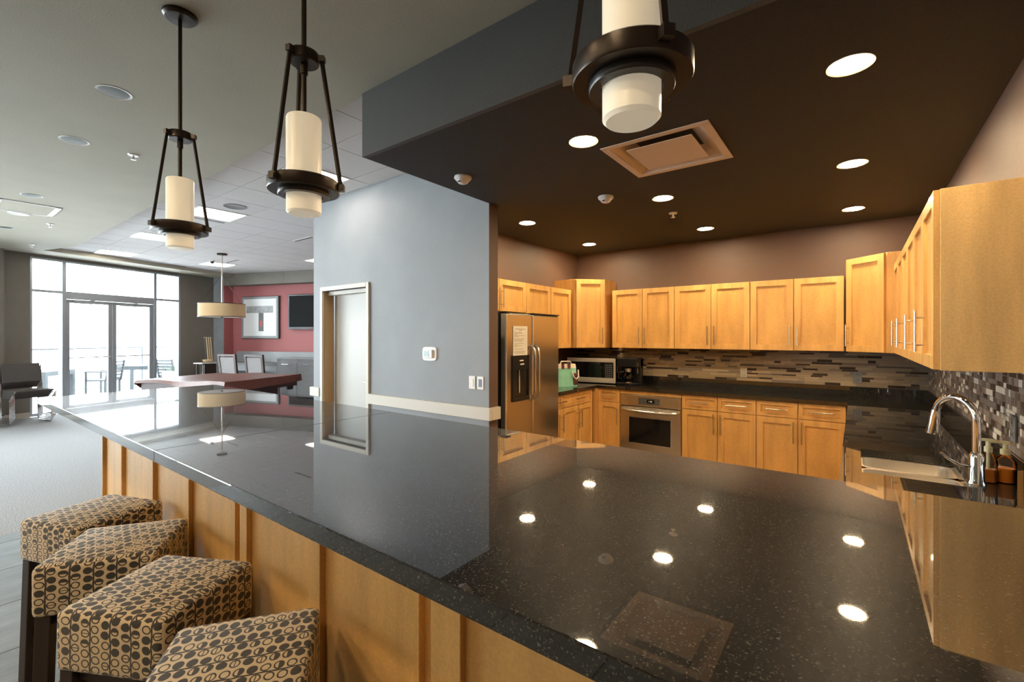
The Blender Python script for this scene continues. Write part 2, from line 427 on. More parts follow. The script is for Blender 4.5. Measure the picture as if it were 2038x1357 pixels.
# grey wall with the door
DX0, DX1, DZ = -5.13, -4.27, 2.06
struct(MB().box(-5.36, YW, 0, DX0, YW + 0.12, ZT + 0.1).box(DX1, YW, 0, XE - 0.004, YW + 0.12, ZT + 0.1).box(DX0, YW, DZ, DX1, YW + 0.12, ZT + 0.1).build('wall_grey', 'grey_vinyl'), 'blue grey textured wall with a thermostat')
struct(box(XE - 0.004, YW + 0.0005, 0, XE, YW + 0.12, ZT + 0.1).build('wall_grey_end', 'kitchen_paint'))
struct(MB().box(-5.36, YW + 0.12, 0, -5.26, 9.4, ZT + 0.1).box(-5.26, YW + 0.9, 0, XL - 0.1, YW + 1.0, 2.6).build('wall_grey_return', 'grey_vinyl'))
d1 = sempty('door_1', ((DX0 + DX1) / 2, YW, 0), 0, 'pale painted door in the grey wall')
hw = (DX1 - DX0) / 2
MB().box(-hw - 0.05, -0.025, 0, -hw, 0.13, DZ + 0.05).box(hw, -0.025, 0, hw + 0.05, 0.13, DZ + 0.05).box(-hw, -0.025, DZ, hw, 0.13, DZ + 0.05).build('door_frame', 'cream_trim', d1, bevel=0.004)
MB().box(-hw, 0.0, 0, -hw + 0.008, 0.128, DZ - 0.01).build('door_jamb', 'jamb_wood', d1)
MB().box(-hw + 0.008, 0.05, DZ - 0.045, hw, 0.125, DZ).build('door_stop', 'cream_trim', d1)
dl = box(-hw + 0.012, 0.135, 0.01, hw, 0.175, DZ - 0.005).build('door_leaf', 'door_paint', d1)
hd = MB().cyl((0.36, 0.135, 1.0), (0.36, 0.09, 1.0), 0.01).cyl((0.365, 0.092, 1.0), (0.22, 0.092, 1.0), 0.009).lathe([(0.0, 0), (0.026, 0), (0.026, 0.01), (0, 0.01)], 16, (0, 0, 0))
hd = MB().cyl((0.36, 0.135, 1.0), (0.36, 0.09, 1.0), 0.01).cyl((0.367, 0.092, 1.0), (0.22, 0.092, 1.0), 0.009).cyl((0.36, 0.135, 1.0), (0.36, 0.126, 1.0), 0.026, 16)
hd.build('door_handle', 'chrome', dl)
# wall rail (trim) around the grey wall
struct(MB().box(DX1 + 0.052, YW - 0.035, 0.79, XE + 0.035, YW, 0.9).box(XE, YW, 0.79, XE + 0.035, YW + 0.12, 0.9).build('trim_1', 'cream_trim', bevel=0.006), 'cream bumper rail along the grey wall')
struct(MB().box(-5.395, YW - 0.035, 0.79, DX0 - 0.055, YW, 0.9).box(-5.395, YW, 0.79, -5.36, YW + 0.6, 0.9).build('trim_2', 'cream_trim', bevel=0.006), 'short cream bumper rail left of the door')

# lounge: window wall, all in its own axes (local x = into the room, local y = along the wall)
def lounge(name, mb, mat, parent=None, bevel=0.0):
    o = mb.build(name, mat, parent, bevel)
    if parent is None: o.location = LP(0, 0); o.rotation_euler = (0, 0, PHI)
    return o
S0, S1, ZW = 0.17, 3.04, 3.03
wl = struct(lounge('wall_window', MB().box(-0.2, -0.25, 0, 0, S0, ZT + 0.1).box(-0.2, S1, 0, 0, 4.6, ZT + 0.1).box(-0.2, S0, ZW, 0, S1, ZT + 0.1), 'taupe_wall'), 'taupe wall around the tall window')
struct(lounge('wall_left_jog', MB().box(-0.2, -7.2, 0, 0.14, -5.7, ZT + 0.1).box(-0.2, -1.1, 0, 0.14, -0.25, ZT + 0.1).box(-0.2, -5.7, 0, 0.14, -1.1, 0.3).box(-0.2, -5.7, 2.8, 0.14, -1.1, ZT + 0.1), 'taupe_wall'), 'taupe wall at the left edge')
struct(lounge('baseboard_window', MB().box(0, -0.25, 0, 0.015, S0 - 0.01, 0.1).box(0, S1 + 0.04, 0, 0.015, 3.9, 0.1).box(0.14, -4, 0, 0.155, -0.25, 0.1), 'cream_trim'))
win = sempty('window_1', LP(0, 0), PHI, 'tall aluminium glazed wall with a pair of glass doors')
V0, V1 = 0.70, 2.443
fr = MB()
for y, w in ((S0 + 0.02, 0.04), (V0, 0.065), (V1, 0.065), (S1 - 0.025, 0.05)): fr.box(-0.13, y - w / 2, 0, -0.01, y + w / 2, ZW)
for z, h in ((0.03, 0.06), (ZW - 0.02, 0.04)): fr.box(-0.125, S0, z - h / 2, -0.015, S1, z + h / 2)
fr.box(-0.125, S0, 2.37, -0.015, V0, 2.42).box(-0.125, V1, 2.37, -0.015, S1, 2.42).box(-0.125, V0, 2.27, -0.015, V1, 2.42)
fr.build('window_frame', 'alu', win, 0.004)
for (a, b_, z0, z1) in ((S0 + 0.04, V0 - 0.03, 0.06, 2.37), (S0 + 0.04, V0 - 0.03, 2.42, 3.0), (V0 + 0.03, V1 - 0.03, 2.42, 3.0), (V1 + 0.03, S1 - 0.05, 0.06, 2.37), (V1 + 0.03, S1 - 0.05, 2.42, 3.0)):
    box(-0.075, a, z0, -0.067, b_, z1).build('pane', 'window_glass', win)
for k, (a, b_) in enumerate(((V0 + 0.034, (V0 + V1) / 2 - 0.003), ((V0 + V1) / 2 + 0.003, V1 - 0.034))):
    dd = sempty('door_%d' % (k + 2), LP(0, 0), PHI, 'glass door leaf with push bar, %s of the pair' % ('left' if k == 0 else 'right'))
    lf = MB().box(-0.1, a, 0.01, -0.05, a + 0.075, 2.265).box(-0.1, b_ - 0.075, 0.01, -0.05, b_, 2.265).box(-0.1, a, 0.01, -0.05, b_, 0.2).box(-0.1, a, 2.2, -0.05, b_, 2.265)
    lf.build('door_leaf', 'alu', dd, 0.003)
    box(-0.078, a + 0.075, 0.2, -0.072, b_ - 0.075, 2.2).build('pane', 'window_glass', dd)
    MB().cyl((-0.01, a + 0.05, 1.09), (-0.01, b_ - 0.05, 1.09), 0.014).cyl((-0.05, a + 0.06, 1.09), (-0.01, a + 0.06, 1.09), 0.012).cyl((-0.05, b_ - 0.06, 1.09), (-0.01, b_ - 0.06, 1.09), 0.012).build('push_bar', 'chrome', dd)
    MB().box(-0.05, a + 0.12, 2.19, 0.0, a + 0.45, 2.245).bar((-0.02, a + 0.3, 2.25), (-0.05, a + 0.6, 2.28), 0.02, 0.01).build('door_closer', 'alu', dd, 0.004)

# red alcove wall
struct(lounge('wall_column', MB().box(0, 3.92, 0, 0.35, 4.6, ZT + 0.1), 'lam_light'), 'pale pilaster beside the red alcove')
struct(lounge('wall_alcove_soffit', MB().box(0.35, 3.92, 2.86, 2.3, 4.6, ZT + 0.1).box(2.306, 3.92, 2.86, 9.5, 4.6, ZT + 0.1), 'taupe_wall'), 'taupe bulkhead above the red alcove')
struct(lounge('wall_red', MB().box(0.3, 4.2, 0, 9.5, 4.6, 2.9), 'red_wall'), 'dark red alcove wall')
struct(lounge('wall_alcove_side', MB().box(0.345, 3.925, 0, 0.36, 4.21, 2.86), 'red_wall'))

# unseen rear of the room: wall behind the camera, window added for light, left closure
rw = MB().box(-10.2, -5.2, 0, XR, -5.0, 0.3).box(-10.2, -5.2, 2.9, XR, -5.0, ZT + 0.1).box(-10.2, -5.2, 0.3, -9.6, -5.0, 2.9).box(-7.2, -5.2, 0.3, XR, -5.0, 2.9)
struct(rw.build('wall_rear', 'taupe_wall'), 'rear wall with an added window')
rwin = sempty('added_window_2', (0, 0, 0), 0, 'unseen window added in the rear wall for fill light')
fr = MB()
for k in range(3): fr.box(-9.6 + k * 1.2 - 0.03, -5.15, 0.3, -9.6 + k * 1.2 + 0.03, -5.05, 2.9)
fr.build('window_frame', 'alu', rwin)
for k in range(2): box(-9.57 + k * 1.2, -5.105, 0.3, -8.43 + k * 1.2, -5.097, 2.9).build('pane', 'window_glass', rwin)
swin = sempty('added_window_3', LP(0, 0), PHI, 'unseen band of windows added in the left wall for fill light')  # unseen glazing, added to bring daylight from the left
fr = MB()
for k in range(5): fr.box(-0.13, -5.7 + k * 1.15 - 0.03, 0.3, -0.03, -5.7 + k * 1.15 + 0.03, 2.8)
fr.build('window_frame', 'alu', swin)
for k in range(4): box(-0.08, -5.67 + k * 1.15, 0.3, -0.072, -4.58 + k * 1.15, 2.8).build('pane', 'window_glass', swin)

# ================================================================== KITCHEN CABINETS
def pull(mb, p0, p1, out, r=0.006):
    """bar pull between p0 and p1, standing off along out"""
    p0, p1, out = Vector(p0), Vector(p1), Vector(out)
    d = (p1 - p0)
    mb.cyl(p0 + out, p1 + out, r, 10)
    for k in (0.17, 0.83):
        q = p0 + d * k; mb.cyl(q, q + out, r * 0.75, 8)
    return mb
def shaker(parent, x0, x1, z0, z1, handle=None, st=0.058, name='door', hmat='pull_metal', loc=None, rz=None):
    """panel door or drawer front whose outer face lies at y=0; handle = ('v'|'h', x, z0, len)"""
    g = 0.0035
    x0 += g; x1 -= g; z0 += g; z1 -= g
    if name == 'drawer': st = 0.036
    f = MB().box(x0, 0, z0, x0 + st, 0.02, z1).box(x1 - st, 0, z0, x1, 0.02, z1).box(x0 + st, 0, z0, x1 - st, 0.02, z0 + st).box(x0 + st, 0, z1 - st, x1 - st, 0.02, z1)
    o = f.build(name, 'maple', parent, loc=loc, rz=rz)
    box(x0 + st, 0.013, z0 + st, x1 - st, 0.019, z1 - st).build('panel', 'maple_panel', o)
    if handle:
        k, hx, hz, ln = handle
        mb = MB()
        if k == 'v': pull(mb, (hx, 0, hz), (hx, 0, hz + ln), (0, -0.034, 0))
        else: pull(mb, (hx - ln / 2, 0, hz), (hx + ln / 2, 0, hz), (0, -0.034, 0))
        mb.build('handle', hmat, o)
    return o
def cabinet(name, label, loc, rz, w, z0, z1, d, doors, drawers=(), group=None, toe=False, mat='maple'):
    t = thing(name, label, 'cabinet', (loc[0], loc[1], 0 if toe else z0), rz, group)
    h = z1 - z0
    if toe:
        MB().box(0, 0.021, 0.1, w, d, z1).build('body', mat, t)
        box(0.0, 0.09, 0, w, d, 0.1).build('toe_kick', 'black_matte', t)
        off = 0
    else:
        MB().box(0, 0.021, 0, w, d, h).build('body', mat, t, 0.002)
        off = z0
    for (a, b_, c, e_, hh) in doors:
        shaker(t, a, b_, c - off, e_ - off, None if hh is None else (hh[0], hh[1], hh[2] - off, hh[3]))
    for (a, b_, c, e_) in drawers:
        shaker(t, a, b_, c - off, e_ - off, ('h', (a + b_) / 2, (c + e_) / 2 - off, 0.2), name='drawer')
    return t
UB, UT = 1.372, 2.11
# back wall uppers
bx = [-2.51, -2.11, -1.72, -1.31, -0.915, -0.512, -0.095]
labs = ['maple wall cabinet above the coffee maker, left of the three on the back wall', 'maple wall cabinet above the oven, middle of the three on the back wall', 'maple wall cabinet right of the middle one, beside the right corner cabinet']
for k in range(3):
    a, m_, b_ = bx[2 * k], bx[2 * k + 1], bx[2 * k + 2]
    cabinet('wall_cabinet', labs[k], (a, 5.48), 0, b_ - a, UB, UT, YB - 5.48,
            [(0, m_ - a, UB, UT, ('v', m_ - a - 0.035, UB + 0.05, 0.21)), (m_ - a, b_ - a, UB, UT, ('v', m_ - a + 0.035, UB + 0.05, 0.21))], group='wall cabinets on the back wall')
# tall diagonal corner cabinets
CT = 2.255
def corner_cab(label, A, B, poly, rz, hx):
    t = thing('corner_cabinet', label, 'cabinet', (A[0], A[1], UB), 0, 'diagonal corner cabinets')
    MB().prism([(x - A[0], y - A[1]) for x, y in poly], 0, CT - UB).build('body', 'maple', t, 0.002)
    w = math.dist(A, B)
    o = Vector((math.sin(rz), -math.cos(rz), 0)) * 0.021
    shaker(t, 0.006, w - 0.006, 0.0, CT - UB, ('v', w - 0.05 if hx else 0.04, 0.05, 0.21), loc=(o.x, o.y, 0), rz=rz)
A, B = (-2.88, 5.18), (-2.60, 5.46)
corner_cab('tall diagonal corner cabinet above the microwave, left corner', A, B, [A, B, (-2.60, YB), (XL, YB), (XL, 5.18)], PI / 4, True)
A, B = (-0.07, 5.46), (0.215, 5.175)
corner_cab('tall diagonal corner cabinet beside the sink wall, right corner', A, B, [A, B, (XR, 5.175), (XR, YB), (-0.07, YB)], -PI / 4, False)
# right wall uppers (local x runs towards the camera)
XU = 0.262
e0, e1 = 2.63, 5.17
dw = (e1 - e0) / 6
hy = {0: 2.95, 1: None, 2: 3.50, 3: 4.18, 4: None, 5: 4.75}
rl = ['maple wall cabinet nearest the camera on the sink wall, showing its broad end panel', 'maple wall cabinet in the middle of the sink wall', 'maple wall cabinet on the sink wall next to the corner cabinet']
for k in range(3):
    y0, y1 = e0 + 2 * k * dw, e0 + (2 * k + 2) * dw
    ds = []
    for q in range(2):
        ya = y0 + q * dw; i = 2 * k + q
        hh = hy[i]
        ds.append((y1 - ya - dw, y1 - ya, UB, UT + 0.03, None if hh is None else ('v', y1 - hh, UB + 0.07, 0.2)))
    cabinet('wall_cabinet', rl[k], (XU, y1), -PI / 2, y1 - y0, UB, UT + 0.03, XR - XU, ds, group='wall cabinets on the sink wall', mat='maple_end')
# left wall uppers
cabinet('wall_cabinet', 'short maple wall cabinet above the refrigerator', (-2.9, 3.24), PI / 2, 0.88, 1.775, UT, 0.3,
        [(0, 0.40, 1.775, UT, ('v', 0.365, 1.81, 0.2)), (0.40, 0.88, 1.775, UT, ('v', 0.435, 1.81, 0.2))], group='wall cabinets on the refrigerator wall')
cabinet('wall_cabinet', 'maple wall cabinet between refrigerator and left corner cabinet', (-2.9, 4.125), PI / 2, 1.0, UB, UT, 0.3,
        [(0, 0.5, UB, UT, None), (0.5, 0.985, UB, UT, None)], group='wall cabinets on the refrigerator wall')
# base cabinets
BT, DR = 0.875, 0.72
cabinet('base_cabinet', 'maple base cabinet under the green bag beside the refrigerator', (-2.6, 4.25), PI / 2, 0.90, 0, BT, 0.585,
        [(0.0, 0.15, 0.1, DR, ('v', 0.115, 0.46, 0.2)), (0.15, 0.50, 0.1, DR, ('v', 0.465, 0.46, 0.2)), (0.50, 0.86, 0.1, DR, ('v', 0.535, 0.46, 0.2))],
        [(0.0, 0.15, DR, BT), (0.15, 0.86, DR, BT)], 'base cabinets', True)
cabinet('base_cabinet', 'narrow maple base cabinet in the corner left of the oven', (-2.585, 5.2), 0, 0.305, 0, BT, 0.6,
        [(0.015, 0.305, 0.1, DR, ('v', 0.275, 0.45, 0.2))], [(0.015, 0.305, DR, BT)], 'base cabinets', True)
box(-0.03, -0.05, 0.1, 0.017, 0.02, BT).build('filler', 'maple', bpy.data.objects['base_cabinet.001'])
bb = [-1.55, -1.18, -0.811, -0.451, -0.075]
for k, lb in ((0, 'maple base cabinet with two drawers right beside the oven'), (2, 'maple base cabinet with two drawers next to the sink run')):
    a, m_, b_ = bb[k], bb[k + 1], bb[k + 2]
    cabinet('base_cabinet', lb, (a, 5.2), 0, b_ - a, 0, BT, 0.6,
            [(0, m_ - a, 0.1, DR, ('v', m_ - a - 0.035, 0.48, 0.21)), (m_ - a, b_ - a, 0.1, DR, ('v', m_ - a + 0.035, 0.48, 0.21))],
            [(0, m_ - a, DR, BT), (m_ - a, b_ - a, DR, BT)], 'base cabinets', True)
for k, (ya, yb, lb) in enumerate(((1.37, 2.45, 'maple base cabinet of the sink run next to the bar'), (3.25, 4.25, 'maple base cabinet of the sink run beyond the sink'), (4.25, 5.19, 'maple base cabinet of the sink run at the right corner'))):
    w = yb - ya
    cabinet('base_cabinet', lb, (-0.03, yb), -PI / 2, w, 0, BT, 0.58, [(0, w / 2, 0.1, DR, ('v', w / 2 - 0.035, 0.48, 0.2)), (w / 2, w, 0.1, DR, ('v', w / 2 + 0.035, 0.48, 0.2))],
            [(0, w / 2, DR, BT), (w / 2, w, DR, BT)], 'base cabinets', True)
w = 0.8
t = thing('base_cabinet', 'maple base cabinet under the steel sink', 'cabinet', (-0.03, 3.25, 0), -PI / 2, 'base cabinets')
MB().box(0, 0.021, 0.1, w, 0.04, BT).box(0, 0.021, 0.1, 0.018, 0.58, BT).box(w - 0.018, 0.021, 0.1, w, 0.58, BT).box(0, 0.021, 0.1, w, 0.58, 0.118).build('body', 'maple', t)
box(0, 0.09, 0, w, 0.58, 0.1).build('toe_kick', 'black_matte', t)
shaker(t, 0, w / 2, 0.1, BT, ('v', w / 2 - 0.035, 0.6, 0.2)); shaker(t, w / 2, w, 0.1, BT, ('v', w / 2 + 0.035, 0.6, 0.2))

# kitchen countertop with splash
CZ = 0.914
SK = (0.02, 2.56, 0.365, 3.09)
kc = thing('kitchen_countertop', 'U shaped black granite kitchen countertop with low splash', 'countertop', (-1.3, 5.5, CZ))
ox, oy = -1.3, 5.5
def kb(mb, x0, y0, z0, x1, y1, z1): return mb.box(x0 - ox, y0 - oy, z0 - CZ, x1 - ox, y1 - oy, z1 - CZ)
mb = MB()
kb(mb, XL, 4.245, 0.876, -2.575, 5.8, CZ); kb(mb, -2.575, 5.18, 0.876, -0.06, 5.8, CZ)
kb(mb, -0.06, SK[3], 0.876, XR, 5.8, CZ); kb(mb, -0.06, 1.37, 0.876, XR, SK[1], CZ)
kb(mb, -0.06, SK[1], 0.876, SK[0], SK[3], CZ); kb(mb, SK[2], SK[1], 0.876, XR, SK[3], CZ)
mb.build('slab', 'granite', kc)
mb = MB()
kb(mb, XL + 0.02, 5.78, CZ, XR - 0.02, YB, 1.01); kb(mb, XR - 0.02, 1.37, CZ, XR, 5.8, 1.01); kb(mb, XL, 4.245, CZ, XL + 0.02, 5.8, 1.01)
mb.build('splash', 'granite', kc)

# sink
sk = thing('sink', 'double bowl stainless steel sink set under the granite', 'sink', (0, 0, 0.68))
def bowl(x0, y0, x1, y1, zt, zb, r=0.05):
    def ring(ix, z, rr):
        pts = []
        for cx, cy, a0 in ((x1 - ix - rr, y1 - ix - rr, 0), (x0 + ix + rr, y1 - ix - rr, 90), (x0 + ix + rr, y0 + ix + rr, 180), (x1 - ix - rr, y0 + ix + rr, 270)):
            for k in range(5):
                a = math.radians(a0 + k * 22.5); pts.append((cx + rr * math.cos(a), cy + rr * math.sin(a), z))
        return pts
    m = MB(); rings = [ring(-0.012, zt, r), ring(0.0, zt, r), ring(0.006, zb + 0.03, r), ring(0.03, zb, r)]
    vs = sum(rings, []); n = 20; fs = []
    for k in range(3):
        for i in range(n): fs.append((k * n + i, k * n + (i + 1) % n, (k + 1) * n + (i + 1) % n, (k + 1) * n + i))
    fs.append(tuple(3 * n + i for i in range(n)))
    return m._add(vs, fs, True)
bowl(SK[0] + 0.006, 2.845, SK[2] - 0.006, SK[3] - 0.006, 0.195, 0.02).build('bowl', 'sink_steel', sk)
bowl(SK[0] + 0.006, SK[1] + 0.006, SK[2] - 0.006, 2.815, 0.195, 0.02).build('bowl', 'sink_steel', sk)
MB().lathe([(0.0, 0.024), (0.03, 0.024), (0.035, 0.021)], 16, (0.19, 2.96, 0)).build('drain', 'chrome', sk)
MB().lathe([(0.0, 0.024), (0.03, 0.024), (0.035, 0.021)], 16, (0.19, 2.69, 0)).build('drain', 'chrome', sk)

# faucet
FX, FY = 0.392, 2.63
fa = thing('faucet', 'chrome gooseneck pull-down kitchen faucet', 'faucet', (FX, FY, CZ))
MB().lathe([(0.032, 0.0), (0.032, 0.008), (0.026, 0.02), (0.024, 0.11), (0.021, 0.12), (0.016, 0.13)], 20).build('base', 'chrome', fa)
du, dv = -0.62, 0.78
pts = [(0, 0, 0.12), (0, 0, 0.2), (0, 0, 0.255)]
RR = 0.088
for k in range(1, 13):
    a = PI - k * PI / 12 * 0.93
    q = RR + RR * math.cos(a); pts.append((du * q, dv * q, 0.255 + RR * math.sin(a)))
q0 = pts[-1]; pts.append((q0[0] + du * 0.006, q0[1] + dv * 0.006, q0[2] - 0.03))
MB().tube(pts, 0.0142, 14).build('neck', 'chrome', fa)
q0 = pts[-1]
MB().tube([(q0[0] - du * .004, q0[1] - dv * .004, q0[2] + 0.03), q0, (q0[0] + du * .012, q0[1] + dv * .012, q0[2] - 0.075)], 0.0155, 16, 0.023).build('spray_head', 'chrome', fa)
MB().tube([(-0.01, 0, 0.07), (-0.05, -0.02, 0.075), (-0.085, -0.03, 0.095), (-0.11, -0.035, 0.12)], 0.007, 8, 0.004).build('lever', 'chrome', fa)
# soap bottles
def soap(label, x, y, r, h, lvl, pump, body2):
    t = thing('soap_bottle', label, 'bottle', (x, y, CZ), 0, 'soap bottles by the sink')
    MB().lathe([(r, 0), (r, h * 0.72), (r * 0.8, h * 0.86), (r * 0.42, h)], 20).build('bottle', 'clear_plastic', t)
    MB().lathe([(r * 0.92, 0.004), (r * 0.92, lvl)], 20).build('soap', 'amber_soap', t)
    p = MB().lathe([(r * 0.46, h), (r * 0.46, h + 0.02), (0.008, h + 0.024), (0.008, h + 0.045)], 14)
    p.box(-0.045, -0.008, h + 0.044, 0.012, 0.008, h + 0.054)
    p.build('pump', 'soap_white', t)
    if body2: MB().lathe([(0.006, 0.02), (0.006, h)], 8).build('dip_tube', 'soap_white', t)
soap('clear soap bottle with cream pump and orange soap, nearer the faucet', 0.437, 2.70, 0.028, 0.125, 0.055, True, True)
soap('squat clear soap bottle with orange soap, nearer the tiled wall', 0.492, 2.735, 0.034, 0.115, 0.06, True, False)

# ------------------------------------------------------------------ mosaic backsplash
UM = {}
def ubox(mat):
    if mat not in UM:
        o = box(-0.5, -0.5, -0.5, 0.5, 0.5, 0.5).build('mosaic_tile', mat); UM[mat] = o.data
        bpy.data.objects.remove(o)
    return UM[mat]
bs1 = struct(box(XR - 0.006, 1.37, 1.01, XR, YB, UB + 0.02).build('wall_backsplash_right', 'tile_grout'), 'mosaic tile splash behind the sink')
bs2 = struct(box(XL, YB - 0.006, 1.01, XR - 0.006, YB, UB + 0.02).build('wall_backsplash_back', 'tile_grout'), 'linear mosaic tile splash on the back wall')
tiles = []
z = 1.013; row = 0
hs = [0.030, 0.021, 0.030, 0.030, 0.021]
while z < UB + 0.015:
    h = hs[row % 5]; y = YB - 0.012 - random.random() * 0.03
    while y > 1.4:
        w = random.choice([0.024, 0.036, 0.05, 0.05, 0.066, 0.075])
        mt = random.choices(['tile_a', 'tile_b', 'tile_c', 'tile_d'], [0.42, 0.25, 0.15, 0.18])[0]
        tiles.append((y - w / 2, z + h / 2, w, h, mt)); y -= w + 0.0028
    z += h + 0.0028; row += 1
near = sorted([t_ for t_ in tiles if t_[0] > 2.62], key=lambda t_: t_[0])
single = set(near[:300])
rest = {}
for t_ in tiles:
    y, zz, w, h, mt = t_
    if t_ in single:
        o = bpy.data.objects.new('mosaic_tile', ubox(mt)); COL.objects.link(o); o.parent = bs1
        o.location = (XR - 0.007, y, zz); o.scale = (0.006 + 0.001 * random.random(), w, h)
    else:
        rest.setdefault(mt, MB()).box(XR - 0.010, y - w / 2, zz - h / 2, XR - 0.004, y + w / 2, zz + h / 2)
for mt, mb in rest.items():
    o = mb.build('mosaic_field', mt, bs1); o['kind'] = 'stuff'
z = 1.013; row = 0; cnt = 0
hs = [0.026, 0.018, 0.026, 0.014, 0.022]
rest = {}
while z < UB + 0.01:
    h = hs[row % 5]; x = XR - 0.012 - random.random() * 0.1
    while x > XL + 0.1:
        w = random.choice([0.06, 0.1, 0.13, 0.18, 0.24, 0.29])
        mt = random.choices(['tile_e', 'tile_f', 'tile_a', 'tile_c', 'tile_b'], [0.40, 0.24, 0.10, 0.19, 0.07])[0]
        if mt == 'tile_c': w = min(w, 0.13)
        if cnt < 300 and x > -2.6:
            o = bpy.data.objects.new('mosaic_strip', ubox(mt)); COL.objects.link(o); o.parent = bs2
            o.location = (x - w / 2, YB - 0.007, z + h / 2); o.scale = (w, 0.006 + 0.001 * random.random(), h); cnt += 1
        else:
            rest.setdefault(mt, MB()).box(x - w, YB - 0.010, z, x, YB - 0.004, z + h)
        x -= w + 0.0025
    z += h + 0.0025; row += 1
for mt, mb in rest.items():
    o = mb.build('mosaic_field', mt, bs2); o['kind'] = 'stuff'

def outlet(label, loc, rz, mat='white_plastic', w=0.072, h=0.115, clear=False, group='outlets'):
    t = thing('wall_outlet', label, 'outlet', loc, rz, group)
    box(-w / 2, -0.007, -h / 2, w / 2, 0, h / 2).build('plate', mat, t, 0.003)
    for k in (-0.026, 0.026):
        s_ = box(-0.017, -0.0095, k - 0.014, 0.017, -0.006, k + 0.014).build('socket', mat, t, 0.003)
        MB().box(-0.009, -0.0102, k - 0.005, -0.006, -0.0094, k + 0.006).box(0.006, -0.0102, k - 0.005, 0.009, -0.0094, k + 0.006).build('slots', 'black_matte', s_)
    if clear: box(-w / 2 - 0.006, -0.03, -h / 2 - 0.006, w / 2 + 0.006, -0.006, h / 2 + 0.006).build('cover', 'clear_plastic', t, 0.004)
    return t
outlet('beige outlet plate in the middle of the back splash', (-1.03, YB - 0.012, 1.105), 0, 'cream_trim')
outlet('steel coloured outlet plate near the right corner of the back splash', (0.012, YB - 0.012, 1.105), 0, 'lam_light')
outlet('outlet under a clear plastic cover on the mosaic beside the soap', (XR - 0.012, 2.86, 1.12), -PI / 2, 'lam_light', clear=True)

# ------------------------------------------------------------------ oven
ov = thing('oven', 'stainless steel built-in oven with a dark window', 'oven', (-1.9125, 5.2, 0))
h2 = 0.36
box(-h2, 0.03, 0.1, h2, 0.6, 0.865).build('body', 'maple', ov)
box(-h2, 0.03, 0, h2, 0.6, 0.1).build('toe_kick', 'black_matte', ov)
box(-h2, 0.0, 0.835, h2, 0.03, 0.873).build('filler', 'maple', ov)
cp = box(-h2 + 0.004, -0.012, 0.70, h2 - 0.004, 0.03, 0.83).build('control_panel', 'steel', ov, 0.004)
box(-0.13, -0.0135, 0.725, 0.12, -0.01, 0.8).build('display_plate', 'alu_dark', cp)
box(-0.03, -0.0145, 0.745, 0.06, -0.012, 0.785).build('display', 'black_gloss', cp)
MB().box(-0.005, -0.0155, 0.758, 0.0, -0.0142, 0.772).box(0.012, -0.0155, 0.758, 0.03, -0.0142, 0.772).build('digits', 'white_paint', cp)
dr = box(-h2 + 0.004, -0.012, 0.18, h2 - 0.004, 0.03, 0.692).build('oven_door', 'steel', ov, 0.006)
box(-0.255, -0.016, 0.26, 0.255, -0.01, 0.575).build('window_trim', 'chrome', dr, 0.03, 4)
box(-0.245, -0.018, 0.268, 0.245, -0.012, 0.567).build('window', 'black_gloss', dr, 0.028, 4)
MB().tube([(-0.33, -0.012, 0.66), (-0.32, -0.05, 0.655), (-0.2, -0.066, 0.648), (0, -0.07, 0.645), (0.2, -0.066, 0.648), (0.32, -0.05, 0.655), (0.33, -0.012, 0.66)], 0.017, 12).build('handle', 'steel', dr)
MB().cyl((-0.29, -0.012, 0.765), (-0.29, -0.016, 0.765), 0.012).build('badge', 'chrome', cp)
box(-h2 + 0.004, -0.008, 0.1, h2 - 0.004, 0.03, 0.175).build('vent_trim', 'steel', ov, 0.003)

# ------------------------------------------------------------------ refrigerator
FY0, FY1, FT = 3.29, 4.215, 1.735
rf = thing('refrigerator', 'side by side stainless steel refrigerator with water dispenser', 'refrigerator', (-2.62, FY0, 0), PI / 2)
FW = FY1 - FY0
box(0.004, 0.0, 0.02, FW - 0.004, 0.56, FT + 0.005).build('body', 'black_plastic', rf, 0.004)
sp_ = 3.715 - FY0
for a, b_, nm in ((0.0, sp_ - 0.004, 'freezer_door'), (sp_ + 0.004, FW, 'fridge_door')):
    o = box(a, -0.08, 0.09, b_, -0.006, FT).build(nm, 'steel', rf, 0.018, 4)
    hx = b_ - 0.03 if a == 0 else a + 0.03
    MB().tube([(hx, -0.08, 1.43), (hx, -0.105, 1.42), (hx, -0.128, 1.385), (hx, -0.135, 1.33), (hx, -0.135, 1.0), (hx, -0.128, 0.95), (hx, -0.105, 0.915), (hx, -0.08, 0.905)], 0.0135, 12).build('handle', 'pull_metal', o)
    if a == 0:
        dp = MB().box(0.085, -0.094, 0.91, 0.35, -0.078, 0.955).box(0.085, -0.094, 1.2, 0.35, -0.078, 1.34).box(0.085, -0.094, 0.955, 0.105, -0.078, 1.2).box(0.33, -0.094, 0.955, 0.35, -0.078, 1.2).box(0.105, -0.082, 0.955, 0.33, -0.079, 1.2)
        dp = dp.build('dispenser', 'black_plastic', o, 0.003)
        MB().box(0.19, -0.0955, 1.285, 0.25, -0.0935, 1.296).box(0.2, -0.0955, 1.25, 0.26, -0.0935, 1.262).build('buttons', 'white_plastic', dp)
        MB().cyl((0.19, -0.09, 1.2), (0.19, -0.088, 0.99), 0.009).build('spout', 'chrome', dp)
    MB().box(a, -0.082, FT + 0.001, a + 0.07 if a == 0 else b_, -0.01, FT + 0.012).build('hinge_cover', 'black_plastic', o)
box(0, -0.03, 0.0, FW, 0.0, 0.085).build('grille', 'black_plastic', rf)
nt_ = thing('paper_notice', 'printed paper notice taped to the freezer door', 'notice', (-2.5385, 3.505, 1.45), PI / 2)
box(-0.115, -0.003, -0.165, 0.115, -0.0015, 0.165).build('sheet', 'paper', nt_)
mb = MB(); random.seed(3)
